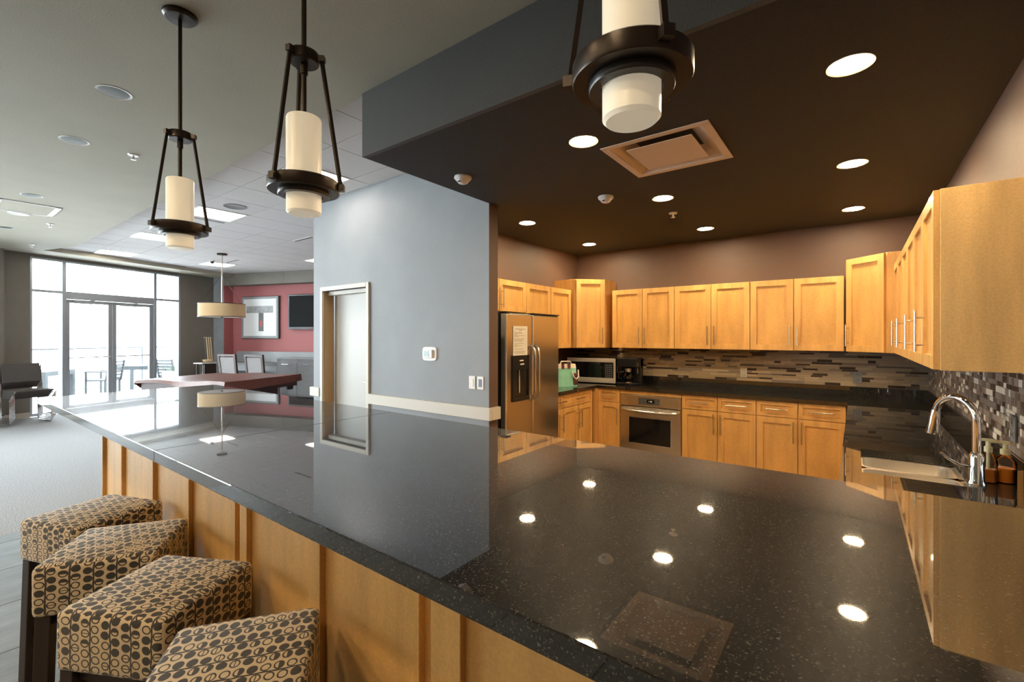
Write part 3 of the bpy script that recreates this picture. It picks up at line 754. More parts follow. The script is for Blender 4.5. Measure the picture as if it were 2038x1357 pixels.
mb.box(-0.085, -0.0036, 0.135, 0.085, -0.0029, 0.139).box(-0.03, -0.0036, 0.124, 0.03, -0.0029, 0.128)
zz = 0.105
while zz > -0.145:
    if random.random() < 0.85: mb.box(-0.1, -0.0036, zz, -0.1 + random.uniform(0.04, 0.19), -0.0029, zz + 0.003)
    zz -= 0.0105
mb.build('text_lines', 'ink', nt_)

# ------------------------------------------------------------------ counter appliances
mw = thing('microwave', 'stainless steel microwave standing in the left corner', 'microwave', (-2.75, 5.36, CZ), 0.10)
box(-0.33, 0.0, 0.012, 0.33, 0.38, 0.325).build('body', 'black_plastic', mw, 0.005)
MB().box(-0.33, -0.012, 0.012, 0.33, 0.0, 0.075).box(-0.33, -0.012, 0.275, 0.33, 0.0, 0.325).box(-0.33, -0.012, 0.075, -0.30, 0, 0.275).box(0.305, -0.012, 0.075, 0.33, 0, 0.275).build('front_frame', 'steel_soft', mw, 0.003)
box(-0.30, -0.009, 0.075, 0.18, 0.0, 0.275).build('door_glass', 'black_gloss', mw)
kp = box(0.18, -0.010, 0.075, 0.305, 0, 0.275).build('keypad', 'black_plastic', mw)
mb = MB()
for i in range(4):
    for j in range(7): mb.box(0.2 + i * 0.024, -0.0112, 0.085 + j * 0.025, 0.213 + i * 0.024, -0.0098, 0.094 + j * 0.025)
mb.build('keys', 'lam_light', kp)
MB().box(-0.3, 0.02, 0, -0.26, 0.06, 0.012).box(0.26, 0.02, 0, 0.3, 0.06, 0.012).box(-0.3, 0.3, 0, -0.26, 0.34, 0.012).box(0.26, 0.3, 0, 0.3, 0.34, 0.012).build('feet', 'black_plastic', mw)

cm = thing('coffee_maker', 'black drip coffee maker with glass carafe beside the microwave', 'coffee maker', (-2.28, 5.42, CZ))
MB().box(-0.13, -0.03, 0, 0.13, 0.2, 0.03).box(-0.13, 0.11, 0.03, 0.13, 0.2, 0.325).box(-0.13, -0.02, 0.225, 0.13, 0.2, 0.335).build('body', 'black_plastic', cm, 0.008)
MB().lathe([(0.055, 0.034), (0.07, 0.06), (0.072, 0.1), (0.05, 0.155), (0.04, 0.165)], 20, (0, 0.03, 0)).build('carafe', 'carafe_glass', cm)
MB().lathe([(0.042, 0.165), (0.042, 0.205)], 20, (0, 0.03, 0)).build('carafe_lid', 'steel', cm)
MB().tube([(-0.045, 0.0, 0.165), (-0.1, -0.02, 0.16), (-0.105, -0.02, 0.09), (-0.068, 0, 0.07)], 0.008, 8).build('carafe_handle', 'black_plastic', cm)
MB().lathe([(0.06, 0.03), (0.06, 0.036)], 20, (0, 0.03, 0)).build('warmer_plate', 'chrome', cm)
MB().box(-0.133, 0.0, 0.15, -0.129, 0.015, 0.28).box(0.129, 0.0, 0.15, 0.133, 0.015, 0.28).build('side_trim', 'chrome', cm)

bg = thing('tote_bag', 'mint green tote bag with white and brown print on the counter', 'bag', (-2.83, 4.86, CZ), 0.9)
def bagshape(w, d, h, taper, name, mat, x0=0, z0=0):
    vs = []; n = 14; lv = 5
    for k in range(lv):
        f = k / (lv - 1); ww = w * (1 - 0.05 * f); dd = d * (1 - taper * f)
        for i in range(n):
            a = 2 * PI * i / n; c, s_ = math.cos(a), math.sin(a)
            sq = lambda q: math.copysign(abs(q) ** 0.45, q)
            vs.append((x0 + ww * sq(c) * (1 + 0.05 * math.sin(3 * k + i)), dd * sq(s_) * (1 + 0.08 * math.sin(2 * k + 1.7 * i)), z0 + h * f))
    fs = [tuple(range(n - 1, -1, -1))]
    for k in range(lv - 1):
        for i in range(n): fs.append((k * n + i, k * n + (i + 1) % n, (k + 1) * n + (i + 1) % n, (k + 1) * n + i))
    return MB()._add(vs, fs, True).build(name, mat, bg)
bagshape(0.13, 0.075, 0.22, 0.35, 'bag_body', 'mint_cloth')
bagshape(0.125, 0.045, 0.05, 0.3, 'bag_top', 'white_cloth', 0, 0.22)
MB().box(-0.075, -0.062, 0.215, -0.045, -0.04, 0.275).box(0.005, -0.062, 0.215, 0.035, -0.04, 0.275).build('print_stripes', 'brown_print', bg)
MB().box(0.065, -0.085, 0.02, 0.125, -0.045, 0.16).build('side_print', 'brown_print', bg, 0.01)
MB().tube([(0.05, -0.07, 0.19), (0.06, -0.1, 0.12), (0.09, -0.105, 0.09), (0.125, -0.095, 0.12), (0.13, -0.07, 0.2)], 0.008, 8).build('strap', 'white_cloth', bg)
MB().tube([(-0.08, 0, 0.26), (-0.06, 0.0, 0.30), (0.05, 0, 0.30), (0.08, 0, 0.26)], 0.008, 8).build('strap', 'white_cloth', bg)

# ================================================================== BAR
BZ, BY0, BY1, BX0 = 1.17, 0.458, 1.352, -3.70
bc = thing('bar_countertop', 'long polished black granite bar top with speckles', 'countertop', (-1.7, 0.9, BZ))
SEAM = -1.705
def slab(x0, x1):
    return box(x0 + 1.7, BY0 - 0.9, -0.036, x1 + 1.7, BY1 - 0.9, 0).build('slab', 'granite', bc, 0.0025, 2)
slab(BX0, SEAM - 0.0002); slab(SEAM + 0.0002, XR)
PY = 0.74
br = thing('bar_counter', 'maple panelled bar front with vertical stiles under the granite', 'bar', (-1.7, PY, 0))
def rb(mb, x0, y0, z0, x1, y1, z1): return mb.box(x0 + 1.7, y0 - PY, z0, x1 + 1.7, y1 - PY, z1)
TOPZ = BZ - 0.036
rb(MB(), -3.66, PY + 0.025, 0.0, XR, 1.30, TOPZ).build('core', 'maple_bar', br)
rb(MB(), -3.66, PY + 0.005, 0.0, XR, PY + 0.025, 0.1).build('toe_kick', 'dark_wood', br)
k_ = 0.74 / 0.76
edges = [(-3.811, -3.751, 1), (-3.40, -3.34, 1), (-2.921, -2.857, 0), (-2.857, -2.796, 1), (-2.385, -2.32, 1), (-1.904, -1.818, 0), (-1.818, -1.761, 1), (-1.345, -1.278, 1), (-0.862, -0.80, 0), (-0.80, -0.705, 1), (-0.28, -0.21, 1), (0.2, 0.262, 0), (0.262, 0.33, 1)]
solid = []
for x0, x1, kd in edges:
    x0 *= k_; x1 *= k_
    x0 = max(x0, -3.66)
    if kd: rb(MB(), x0, PY - 0.014, 0.1, x1, PY + 0.025, TOPZ).build('stile', 'maple_bar', br, 0.0015)
    else:
        rb(MB(), x0, PY + 0.024, 0.1, x1, PY + 0.026, TOPZ - 0.05).build('channel', 'maple_bar', br)
        rb(MB(), x0 + 0.012, PY - 0.012, TOPZ - 0.055, x1, PY + 0.025, TOPZ).build('block', 'maple_bar', br, 0.0015)
    solid.append((x0, x1))
prev = -3.66
for x0, x1 in sorted(solid) + [(XR, XR)]:
    if x0 - prev > 0.08: rb(MB(), prev, PY + 0.004, 0.1, x0, PY + 0.025, TOPZ).build('panel', 'maple_bar', br)
    prev = x1

# ------------------------------------------------------------------ bar stools
def make_stool(label, loc, rz):
    t = thing('bar_stool', label, 'stool', loc, rz, 'bar stools with leaf fabric')
    H, TK, w = 0.762, 0.17, 0.172
    bm = bmesh.new()
    bmesh.ops.create_cube(bm, size=1.0)
    for v in bm.verts:
        v.co.x *= 2 * w; v.co.y *= 2 * w; v.co.z = v.co.z * TK + H - TK / 2
    bmesh.ops.bevel(bm, geom=list(bm.edges), offset=0.02, segments=4, affect='EDGES', profile=0.5)
    for v in bm.verts:
        if v.co.z > H - 0.01: v.co.z += 0.012 * (1 - (v.co.x / w) ** 2) * (1 - (v.co.y / w) ** 2)
    uv = bm.loops.layers.uv.new('UVMap')
    bm.normal_update()
    for f in bm.faces:
        n = f.normal; f.smooth = True
        ax = max(range(3), key=lambda i: abs(n[i]))
        if abs(n.z) > 0.55: ax = 2
        for l in f.loops:
            c = l.vert.co
            if ax == 2: l[uv].uv = (c.x + 0.5, c.y + 0.5)
            elif ax == 1: l[uv].uv = (c.x + 0.5, math.copysign(1, n.y) * (w + H - c.z) + 0.5)
            else: l[uv].uv = (c.y + 0.515, c.z - 0.4)
    me = bpy.data.meshes.new('seat'); bm.to_mesh(me); bm.free(); me.materials.append(MATS['leaf_fabric'])
    o = bpy.data.objects.new('seat', me); COL.objects.link(o); o.parent = t
    q = w - 0.03
    for sx in (-1, 1):
        for sy in (-1, 1):
            MB().bar((sx * (q + 0.012), sy * (q + 0.012), 0), (sx * q, sy * q, H - TK + 0.01), 0.042, 0.042).build('leg', 'dark_wood', t, 0.003)
    for sx in (-1, 1): MB().bar((sx * q, -q, 0.22), (sx * q, q, 0.22), 0.022, 0.03).build('stretcher', 'dark_wood', t)
    MB().bar((-q, -q, 0.3), (q, -q, 0.3), 0.02, 0.03).build('footrest', 'steel', t)
    MB().bar((-q, q, 0.3), (q, q, 0.3), 0.02, 0.03).build('stretcher', 'dark_wood', t)
    MB().box(-q, -q, H - TK - 0.035, q, -q + 0.02, H - TK).box(-q, q - 0.02, H - TK - 0.035, q, q, H - TK).box(-q, -q, H - TK - 0.035, -q + 0.02, q, H - TK).box(q - 0.02, -q, H - TK - 0.035, q, q, H - TK).build('apron', 'dark_wood', t)
    return t
st = make_stool('leaf patterned backless bar stool farthest from the camera, beside the trash can', (-2.655, 0.505, 0), math.radians(20))
again(st, 'leaf patterned backless bar stool, second from the far end of the bar', (-2.19, 0.483, 0), math.radians(-34))
again(st, 'leaf patterned backless bar stool, third from the far end of the bar', (-1.693, 0.48, 0), math.radians(28))
again(st, 'leaf patterned backless bar stool nearest the camera, cut by the bottom edge', (-1.17, 0.468, 0), math.radians(-36))

# ------------------------------------------------------------------ pendants over the bar
def make_pendant(label, loc):
    t = thing('pendant_lamp', label, 'lamp', loc, 0, 'pendant lamps over the bar')
    z = lambda v: v - ZG
    dz = -0.02
    MB().lathe([(0.0, 0), (0.072, 0), (0.072, -0.012), (0.062, -0.022), (0.0, -0.024)], 32).build('canopy', 'bronze', t)
    MB().cyl((0, 0, -0.02), (0, 0, z(2.2)), 0.0085).build('rod', 'bronze', t)
    hb = MB().lathe([(0.0, z(2.507)), (0.048, z(2.507)), (0.05, z(2.502)), (0.05, z(2.474)), (0.046, z(2.470)), (0.0, z(2.470))], 32).build('hub', 'bronze', t)
    MB().cyl((0, 0, z(2.470)), (0, 0, z(2.432)), 0.013).build('collar', 'bronze', hb)
    ring = MB().lathe([(0.115, z(2.0 - dz)), (0.117, z(2.004 - dz)), (0.117, z(2.036 - dz)), (0.113, z(2.04 - dz)), (0.066, z(2.04 - dz)), (0.066, z(2.0 - dz)), (0.115, z(2.0 - dz))], 48, caps=False).build('ring', 'bronze', t)
    MB().lathe([(0.082, z(1.985 - dz)), (0.084, z(1.988 - dz)), (0.084, z(2.0 - dz)), (0.062, z(2.0 - dz)), (0.062, z(1.985 - dz)), (0.082, z(1.985 - dz))], 40, caps=False).build('lower_ring', 'bronze_disc', ring)
    for a in (math.radians(165), math.radians(285), math.radians(45)):
        c, s_ = math.cos(a), math.sin(a)
        am = MB().bar((0.058 * c, 0.058 * s_, z(2.497)), (0.124 * c, 0.124 * s_, z(2.018 - dz)), 0.011, 0.011).build('arm', 'bronze', t)
        mb = MB().bar((0.11 * c, 0.11 * s_, z(2.02 - dz)), (0.136 * c, 0.136 * s_, z(2.02 - dz)), 0.022, 0.022)
        mb.build('bracket', 'bronze', am)
        MB().bar((0.045 * c, 0.045 * s_, z(2.490)), (0.07 * c, 0.07 * s_, z(2.490)), 0.02, 0.02).build('clip', 'bronze', am)
    MB().lathe([(0.0, z(1.943)), (0.05, z(1.943)), (0.057, z(1.950)), (0.0575, z(2.273)), (0.055, z(2.279)), (0.052, z(2.279)), (0.052, z(1.983)), (0.0, z(1.973))], 36, caps=False).build('glass_shade', 'opal_glass', t)
    return t
pd = make_pendant('bronze pendant lamp with white glass cylinder, farthest of the three over the bar', (-2.63, 0.81, ZG))
again(pd, 'bronze pendant lamp with white glass cylinder, middle of the three over the bar', (-1.545, 0.843, ZG))
again(pd, 'bronze pendant lamp with white glass cylinder, nearest, cut by the top edge', (-0.358, 0.872, ZG), math.radians(35))

# ------------------------------------------------------------------ kitchen ceiling fittings
def make_down(label, loc, lit=True, r=0.072, group='lit downlights in the dark kitchen ceiling'):
    t = thing('downlight', label, 'downlight', loc, 0, group)
    MB().lathe([(r, 0.0), (r + 0.014, -0.003), (r + 0.014, 0.0), (r + 0.004, 0.004)], 36, caps=False).build('trim_ring', 'pink_metal' if lit else 'white_paint', t)
    if lit: MB().lathe([(0.0, -0.0015), (r, -0.0015), (r, 0.0005), (0, 0.0005)], 36).build('lens', 'lamp_white', t)
    else:
        MB().lathe([(r, -0.001), (r * 0.8, -0.0022), (r * 0.3, -0.003), (0.0, -0.003)], 36, caps=False).build('reflector', 'can_inside', t)
    return t
names = {(0, 0): 'lit round downlight nearest the camera, right column of the kitchen ceiling', (1, 0): 'lit round downlight left of the square vent',
         (0, 1): 'lit round downlight second in the right column of the kitchen ceiling', (1, 1): 'lit round downlight between square vent and sprinkler',
         (2, 1): 'lit round downlight above the refrigerator', (0, 2): 'lit round downlight farthest in the right column, near the corner cabinet',
         (1, 2): 'lit round downlight farthest in the middle column, above the wall cabinets', (2, 2): 'lit round downlight in the left corner above the corner cabinet'}
first = None
for (i, j), lb in names.items():
    p = ((-0.02, -1.29, -2.67)[i], (2.42, 3.81, 5.16)[j], ZK)
    if first is None: first = make_down(lb, p)
    else: again(first, lb, p)
# unseen downlights added behind the camera to brighten the stools and bar front
for k, (x, y) in enumerate(((-3.9, -0.85), (-2.2, -0.85), (-0.5, -0.85), (-3.9, -2.2), (-2.2, -2.2), (-0.5, -2.2), (-3.9, -3.6), (-2.2, -3.6), (-0.5, -3.6))):
    o = again(first, 'unseen lit downlight added over the walkway to brighten the stools and bar', (x, y, ZG)); o['group'] = 'added fill downlights over the walkway'
vt = thing('ceiling_vent', 'square ceiling air vent with a raised centre plate in the kitchen', 'vent', (VX, VY, ZK))
h = 0.315
MB().box(-h, -h, -0.006, h, -h + 0.045, 0).box(-h, h - 0.045, -0.006, h, h, 0).box(-h, -h + 0.045, -0.006, -h + 0.045, h - 0.045, 0).box(h - 0.045, -h + 0.045, -0.006, h, h - 0.045, 0).build('frame', 'pink_metal', vt, 0.002)
mb = MB(); i0, i1 = h - 0.045, 0.17
mb._add([(-i0, -i0, -0.002), (i0, -i0, -0.002), (i0, i0, -0.002), (-i0, i0, -0.002), (-i1, -i1, 0.07), (i1, -i1, 0.07), (i1, i1, 0.07), (-i1, i1, 0.07)], [(0, 1, 5, 4), (1, 2, 6, 5), (2, 3, 7, 6), (3, 0, 4, 7)])
mb.build('cone', 'pink_metal', vt)
box(-i1, -i1, 0.07, i1, i1, 0.075).build('duct', 'black_matte', vt)
box(-0.195, -0.195, -0.008, 0.195, 0.195, -0.003).build('centre_plate', 'pink_metal', vt)
MB().cyl((-0.1, 0, -0.003), (-0.1, 0, 0.07), 0.005).build('hanger', 'alu_dark', vt)
MB().cyl((0.1, 0, -0.003), (0.1, 0, 0.07), 0.005).build('hanger', 'alu_dark', vt)
def make_smoke(label, loc):
    t = thing('smoke_detector', label, 'smoke detector', loc, 0, 'smoke detectors on the kitchen ceiling')
    MB().lathe([(0.0, 0), (0.062, 0), (0.064, -0.012), (0.056, -0.022)], 28).build('base', 'white_plastic', t)
    MB().lathe([(0.052, -0.022), (0.034, -0.046), (0.02, -0.052), (0.0, -0.053)], 28).build('dome', 'white_plastic', t)
    MB().box(-0.012, -0.043, -0.045, 0.012, -0.035, -0.038).build('slot', 'black_matte', t)
    return t
sm = make_smoke('white smoke detector near the left edge of the kitchen ceiling', (-2.27, 2.43, ZK))
again(sm, 'white smoke detector beyond the square vent', (-1.65, 3.48, ZK))
def make_sprinkler(label, loc):
    t = thing('sprinkler', label, 'sprinkler', loc, 0, 'ceiling sprinklers')
    MB().lathe([(0.0, 0), (0.04, 0), (0.036, -0.008), (0.012, -0.009)], 20).build('escutcheon', 'white_plastic', t)
    MB().cyl((0, 0, -0.008), (0, 0, -0.04), 0.007).build('stem', 'white_plastic', t)
    MB().lathe([(0.0, -0.04), (0.02, -0.04), (0.02, -0.044), (0, -0.044)], 16).build('deflector', 'white_plastic', t)
    return t
sk1 = make_sprinkler('white sprinkler head on the dark kitchen ceiling', (-1.366, 4.32, ZK))
again(sk1, 'white sprinkler head on the grey ceiling left of the pendants', (-4.97, 1.19, ZG))
again(sk1, 'white sprinkler head on the grey ceiling beside the rectangular grille', (-8.94, 1.226, ZG))
again(sk1, 'white sprinkler head on the grey ceiling nearest the window wall', (-11.2, 1.31, ZG))

# grey ceiling: unlit downlights, grille
ul = make_down('unlit recessed downlight nearest the camera in the grey ceiling', (-3.80, 0.812, ZG), False, 0.078, 'unlit downlights in the grey ceiling')
again(ul, 'unlit recessed downlight second from the camera in the grey ceiling', (-4.985, 0.82, ZG))
again(ul, 'unlit recessed downlight above the rectangular grille in the grey ceiling', (-7.3, 0.855, ZG))
again(ul, 'unlit recessed downlight at the left edge nearest the windows', (-9.75, 0.875, ZG))
cs = thing('ceiling_speaker', 'flat white round disc on the grey ceiling below the grille', 'speaker', (-8.5, 0.88, ZG))
MB().lathe([(0.0, 0), (0.1, 0), (0.098, -0.008), (0.0, -0.010)], 28).build('grille', 'white_plastic', cs)
gr = thing('ceiling_grille', 'rectangular grey ceiling grille with white frame at the left edge', 'grille', (-8.05, 0.91, ZG))
gx, gy = 0.33, 0.255
MB().box(-gx, -gy - .0, -0.008, gx, -gy + 0.025, 0).box(-gx, gy - 0.05, -0.008, gx, gy, 0).box(-gx, -gy, -0.008, -gx + 0.03, gy, 0).box(gx - 0.03, -gy, -0.008, gx, gy, 0).build('frame', 'white_paint', gr, 0.002)
box(-gx + 0.03, -gy + 0.025, -0.004, gx - 0.03, gy - 0.05, -0.001).build('face', 'grey_ceiling', gr)

# tile ceiling fittings
tl = {(2, 0): 'bright square ceiling troffer behind the middle pendant', (6, 0): 'bright square ceiling troffer right of the farthest pendant', (10, 0): 'bright square ceiling troffer hidden partly by the farthest pendant ring',
      (14, 0): 'bright square ceiling troffer near the window wall', (14, 3): 'bright square ceiling troffer beside the drum lamp rod', (10, 5): 'bright square ceiling troffer half hidden by the grey wall'}
first = None
for (i, j), lb in tl.items():
    p = (TX0 - T * (i + 0.5), TY0 + T * (j + 0.5), ZT)
    if first is None:
        t = thing('troffer', lb, 'light', p, 0, 'troffers in the tile ceiling'); first = t
        q = T / 2 - 0.004
        MB().box(-q, -q, -0.006, q, -q + 0.022, 0.003).box(-q, q - 0.022, -0.006, q, q, 0.003).box(-q, -q + 0.022, -0.006, -q + 0.022, q - 0.022, 0.003).box(q - 0.022, -q + 0.022, -0.006, q, q - 0.022, 0.003).build('frame', 'white_paint', t)
        box(-q + 0.022, -q + 0.022, -0.002, q - 0.022, q - 0.022, 0.002).build('diffuser', 'troffer_white', t)
        MB().lathe([(0.0, -0.02), (0.09, -0.014), (0.13, -0.002)], 24).build('centre_basket', 'troffer_bulge', t)
    else: again(first, lb, p)
cs2 = thing('ceiling_speaker', 'round perforated speaker in the tile ceiling beside a troffer', 'speaker', (-6.27, 2.52, ZT))
MB().lathe([(0.0, -0.004), (0.115, -0.004), (0.128, -0.007), (0.13, 0.0), (0, 0)], 32).build('grille', 'tile_grid', cs2)
def slot(label, loc, rz, ln):
    t = thing('slot_diffuser', label, 'vent', loc, rz, 'linear diffusers in the tile ceiling')
    box(-ln / 2, -0.035, -0.004, ln / 2, 0.035, 0.0).build('frame', 'white_paint', t)
    MB().box(-ln / 2 + 0.01, -0.022, -0.005, ln / 2 - 0.01, -0.004, -0.003).box(-ln / 2 + 0.01, 0.006, -0.005, ln / 2 - 0.01, 0.024, -0.003).build('slots', 'black_matte', t)
slot('linear slot diffuser below the troffer right of the farthest pendant', (-7.30, 2.52, ZT), PI / 2, 0.56)
slot('linear slot diffuser behind the drum lamp rod', (-10.85, 4.3, ZT), 0.0, 0.56)
slot('linear slot diffuser at the top left edge of the grey wall', (-7.45, 4.05, ZT), 0, 0.56)
sc = thing('security_camera', 'small dark dome camera on the tile ceiling near the drum lamp', 'camera', (-11.15, 4.02, ZT))
MB().lathe([(0.0, 0), (0.05, 0), (0.05, -0.02), (0.0, -0.022)], 20).build('base', 'white_plastic', sc)
MB().lathe([(0.042, -0.02), (0.036, -0.045), (0.02, -0.06), (0.0, -0.065)], 20).build('dome', 'black_gloss', sc)

# ================================================================== GREY WALL FITTINGS
th = thing('thermostat', 'white square wall thermostat with rounded backplate', 'thermostat', (-3.28, YW, 1.35))
n = 32; ring = []
for i in range(n):
    a = 2 * PI * i / n; sq = lambda q: math.copysign(abs(q) ** 0.42, q)
    ring.append((0.1 * sq(math.cos(a)), 0.068 * sq(math.sin(a))))
vs = [(x, 0.0, z_) for x, z_ in ring] + [(x, -0.008, z_) for x, z_ in ring] + [(x * 0.95, -0.013, z_ * 0.95) for x, z_ in ring]
fs = [tuple(range(n))] + [(k * n + i, k * n + (i + 1) % n, (k + 1) * n + (i + 1) % n, (k + 1) * n + i) for k in range(2) for i in range(n)] + [tuple(2 * n + i for i in range(n))]
MB()._add(vs, fs).build('backplate', 'white_plastic', th)
tb = box(-0.06, -0.035, -0.04, 0.06, -0.01, 0.04).build('case', 'white_plastic', th, 0.006)
box(-0.05, -0.0365, -0.025, 0.02, -0.034, 0.03).build('screen', 'lcd', tb)
def switch(label, x, dim):
    t = thing('light_switch', label, 'switch', (x, YW, 1.108), 0, 'switch plates on the grey wall')
    box(-0.037, -0.007, -0.058, 0.037, 0, 0.058).build('plate', 'white_plastic', t, 0.003)
    if dim: 
        box(-0.017, -0.010, -0.034, 0.017, -0.006, 0.034).build('rocker', 'alu_dark', t)
    else: box(-0.017, -0.011, -0.034, 0.017, -0.006, 0.034).build('rocker', 'white_plastic', t, 0.002)
switch('plain white switch plate on the grey wall, the left of two', -2.735, False)
switch('white switch plate with a dark insert, the right of two', -2.638, True)

# ================================================================== LOUNGE
tc_ = thing('trash_can', 'grey cylindrical metal trash can at the end of the bar', 'trash can', (-4.12, 1.0, 0))
MB().lathe([(0.0, 0), (0.15, 0), (0.15, 0.52)], 36).build('body', 'trash_metal', tc_)
MB().lathe([(0.153, 0.525), (0.155, 0.53), (0.155, 0.70), (0.145, 0.722), (0.09, 0.727), (0.085, 0.70), (0.0, 0.6)], 36).build('top', 'trash_metal', tc_)

# pool table
pt = thing('pool_table', 'pool table under a draped brown leather cover', 'pool table', (-8.86, 3.37, 0), PHI)
hx, hy_ = 0.95, 0.79
vs = []; fs = []; nx, ny = 24, 18
def ptz(u, v): return 0.815 + 0.012 * math.sin(5 * u + 2 * v) * abs(v) + 0.02 * (u - 0.2) * (abs(u) > 0) * 0.4
for j in range(ny + 1):
    for i in range(nx + 1):
        u, v = -1 + 2 * i / nx, -1 + 2 * j / ny
        vs.append((u * hx, v * hy_, ptz(u, v)))
for j in range(ny):
    for i in range(nx):
        a = j * (nx + 1) + i; fs.append((a, a + 1, a + nx + 2, a + nx + 1))
# skirts
per = [(i, 0) for i in range(nx + 1)] + [(nx, j) for j in range(1, ny + 1)] + [(i, ny) for i in range(nx - 1, -1, -1)] + [(0, j) for j in range(ny - 1, 0, -1)]
b0 = len(vs); n = len(per)
for i, j in per:
    x, y, z = vs[j * (nx + 1) + i]; u, v = x / hx, y / hy_
    if j == 0: dz = 0.05 + 0.10 * max(0, math.sin(2.2 * u + 0.6)) ** 2 + 0.05 * (u > 0.8)
    elif i == nx: dz = 0.17 - 0.05 * (v + 1) / 2
    else: dz = 0.14
    k = 1.012
    vs.append((x * k, y * k - (0.02 if j == 0 else 0), z - dz))
for q in range(n):
    a = per[q][1] * (nx + 1) + per[q][0]; c = per[(q + 1) % n][1] * (nx + 1) + per[(q + 1) % n][0]
    fs.append((a, c, b0 + (q + 1) % n, b0 + q))
cv_ = MB()._add(vs, fs, True).build('cover', 'leather', pt)
box(-hx + 0.05, -hy_ + 0.05, 0.62, hx - 0.05, hy_ - 0.05, 0.785).build('rail_frame', 'pool_wood', pt)
MB().prism([(-0.7, -0.5), (0.7, -0.5), (0.7, 0.5), (-0.7, 0.5)], 0.42, 0.62).build('slate_box', 'pool_wood', pt)
for sx in (-1, 1):
    for sy in (-1, 1):
        MB().lathe([(0.07, 0), (0.06, 0.1), (0.09, 0.42)], 12, (sx * 0.6, sy * 0.4, 0)).build('leg', 'pool_wood', pt)
        MB().lathe([(0.0, 0.54), (0.05, 0.55), (0.06, 0.62)], 10, (sx * (hx - 0.14), sy * (hy_ - 0.12), 0)).build('pocket', 'black_matte', pt)
# drum lamp
dp_ = thing('drum_lamp', 'wide tan linen drum lamp on a thin rod over the lounge', 'lamp', (-10.05, 3.80, ZT))
z = lambda v: v - ZT
MB().lathe([(0, 0), (0.09, 0), (0.09, -0.025), (0, -0.028)], 24).build('canopy', 'bronze', dp_)
MB().cyl((0, 0, -0.02), (0, 0, z(1.90)), 0.012).build('rod', 'steel', dp_)
MB().lathe([(0.402, z(1.905)), (0.405, z(1.905)), (0.405, z(2.165)), (0.402, z(2.165)), (0.402, z(1.905))], 48, caps=False).build('shade', 'shade_linen', dp_)
MB().lathe([(0.0, z(1.907)), (0.401, z(1.907)), (0.401, z(1.912)), (0.0, z(1.912))], 48).build('diffuser', 'white_cloth', dp_)
MB().lathe([(0.397, z(1.9)), (0.408, z(1.9)), (0.408, z(1.912)), (0.397, z(1.912)), (0.397, z(1.9))], 48, caps=False).build('rim', 'bronze', dp_)
MB().lathe([(0.397, z(2.158)), (0.408, z(2.158)), (0.408, z(2.168)), (0.397, z(2.168)), (0.397, z(2.158))], 48, caps=False).build('rim', 'bronze', dp_)
MB().lathe([(0.0, z(1.885)), (0.02, z(1.89)), (0.02, z(1.907))], 12).build('finial', 'bronze', dp_)
for a in (0.6, 2.7, 4.8):
    MB().cyl((0.0, 0, z(2.75)), (0.39 * math.cos(a), 0.39 * math.sin(a), z(2.16)), 0.003, 6).build('cable', 'bronze', dp_)

# red wall: picture, screen, built-in desk
def lp(s, n, z): return LP(s, n, z)
pf = thing('framed_print', 'framed print with a painted white window reflection, grey frame on the red wall', 'picture', lp(4.2, 1.30, 2.02), PHI)
a_, b_ = 0.60, 0.545
fm = MB().box(-a_, -0.05, -b_, a_, -0.002, -b_ + 0.06).box(-a_, -0.05, b_ - 0.06, a_, -0.002, b_).box(-a_, -0.05, -b_ + 0.06, -a_ + 0.06, -0.002, b_ - 0.06).box(a_ - 0.06, -0.05, -b_ + 0.06, a_, -0.002, b_ - 0.06).build('frame', 'lam_light', pf, 0.004)
box(-a_ - 0.012, -0.04, -b_ - 0.012, a_ + 0.03, -0.0015, b_ + 0.012).build('frame_edge', 'black_matte', pf)
pr = box(-a_ + 0.06, -0.044, -b_ + 0.06, a_ - 0.06, -0.041, b_ - 0.06).build('sheet', 'art_reflection', pf)
MB().box(-0.44, -0.0455, 0.12, 0.44, -0.0435, 0.30).build('grey_block', 'art_grey', pr)
MB().box(-0.03, -0.0455, -0.36, 0.13, -0.0435, 0.12).build('dark_strip', 'art_dark', pr)
MB().lathe([(0, 0), (0.05, 0)], 12, (0, 0, 0), caps=False)
MB().box(0.015, -0.047, -0.24, 0.085, -0.045, -0.08).build('red_mark', 'art_red', pr)
tv = thing('television', 'black flat television hung on the red wall', 'television', lp(4.2, 3.0, 2.15), PHI)
box(-0.72, -0.11, -0.44, 0.72, -0.05, 0.44).build('case', 'black_plastic', tv, 0.01)
box(-0.68, -0.114, -0.39, 0.68, -0.109, 0.40).build('screen', 'tv_black', tv)
MB().box(-0.725, -0.1, -0.445, 0.725, -0.06, -0.435).box(-0.725, -0.1, -0.44, -0.718, -0.06, 0.2).build('bezel_trim', 'lam_light', tv)
box(-0.2, -0.05, -0.2, 0.2, -0.001, 0.2).build('bracket', 'black_plastic', tv)
dk = thing('built_in_desk', 'long grey laminate built-in desk below the red wall', 'desk', lp(3.65, 0.62, 0), PHI)
box(0.0, 0.42, 0, 6.0, 0.548, 1.13).build('back_ledge', 'lam_light', dk, 0.004)
box(0.0, 0.0, 0.80, 1.72, 0.42, 0.86).build('worktop', 'lam_grey', dk, 0.003)
box(0.0, 0.02, 0.66, 1.72, 0.06, 0.80).build('apron', 'lam_light', dk)
box(0.0, 0.05, 0, 0.04, 0.42, 0.80).build('end_panel', 'lam_grey', dk)
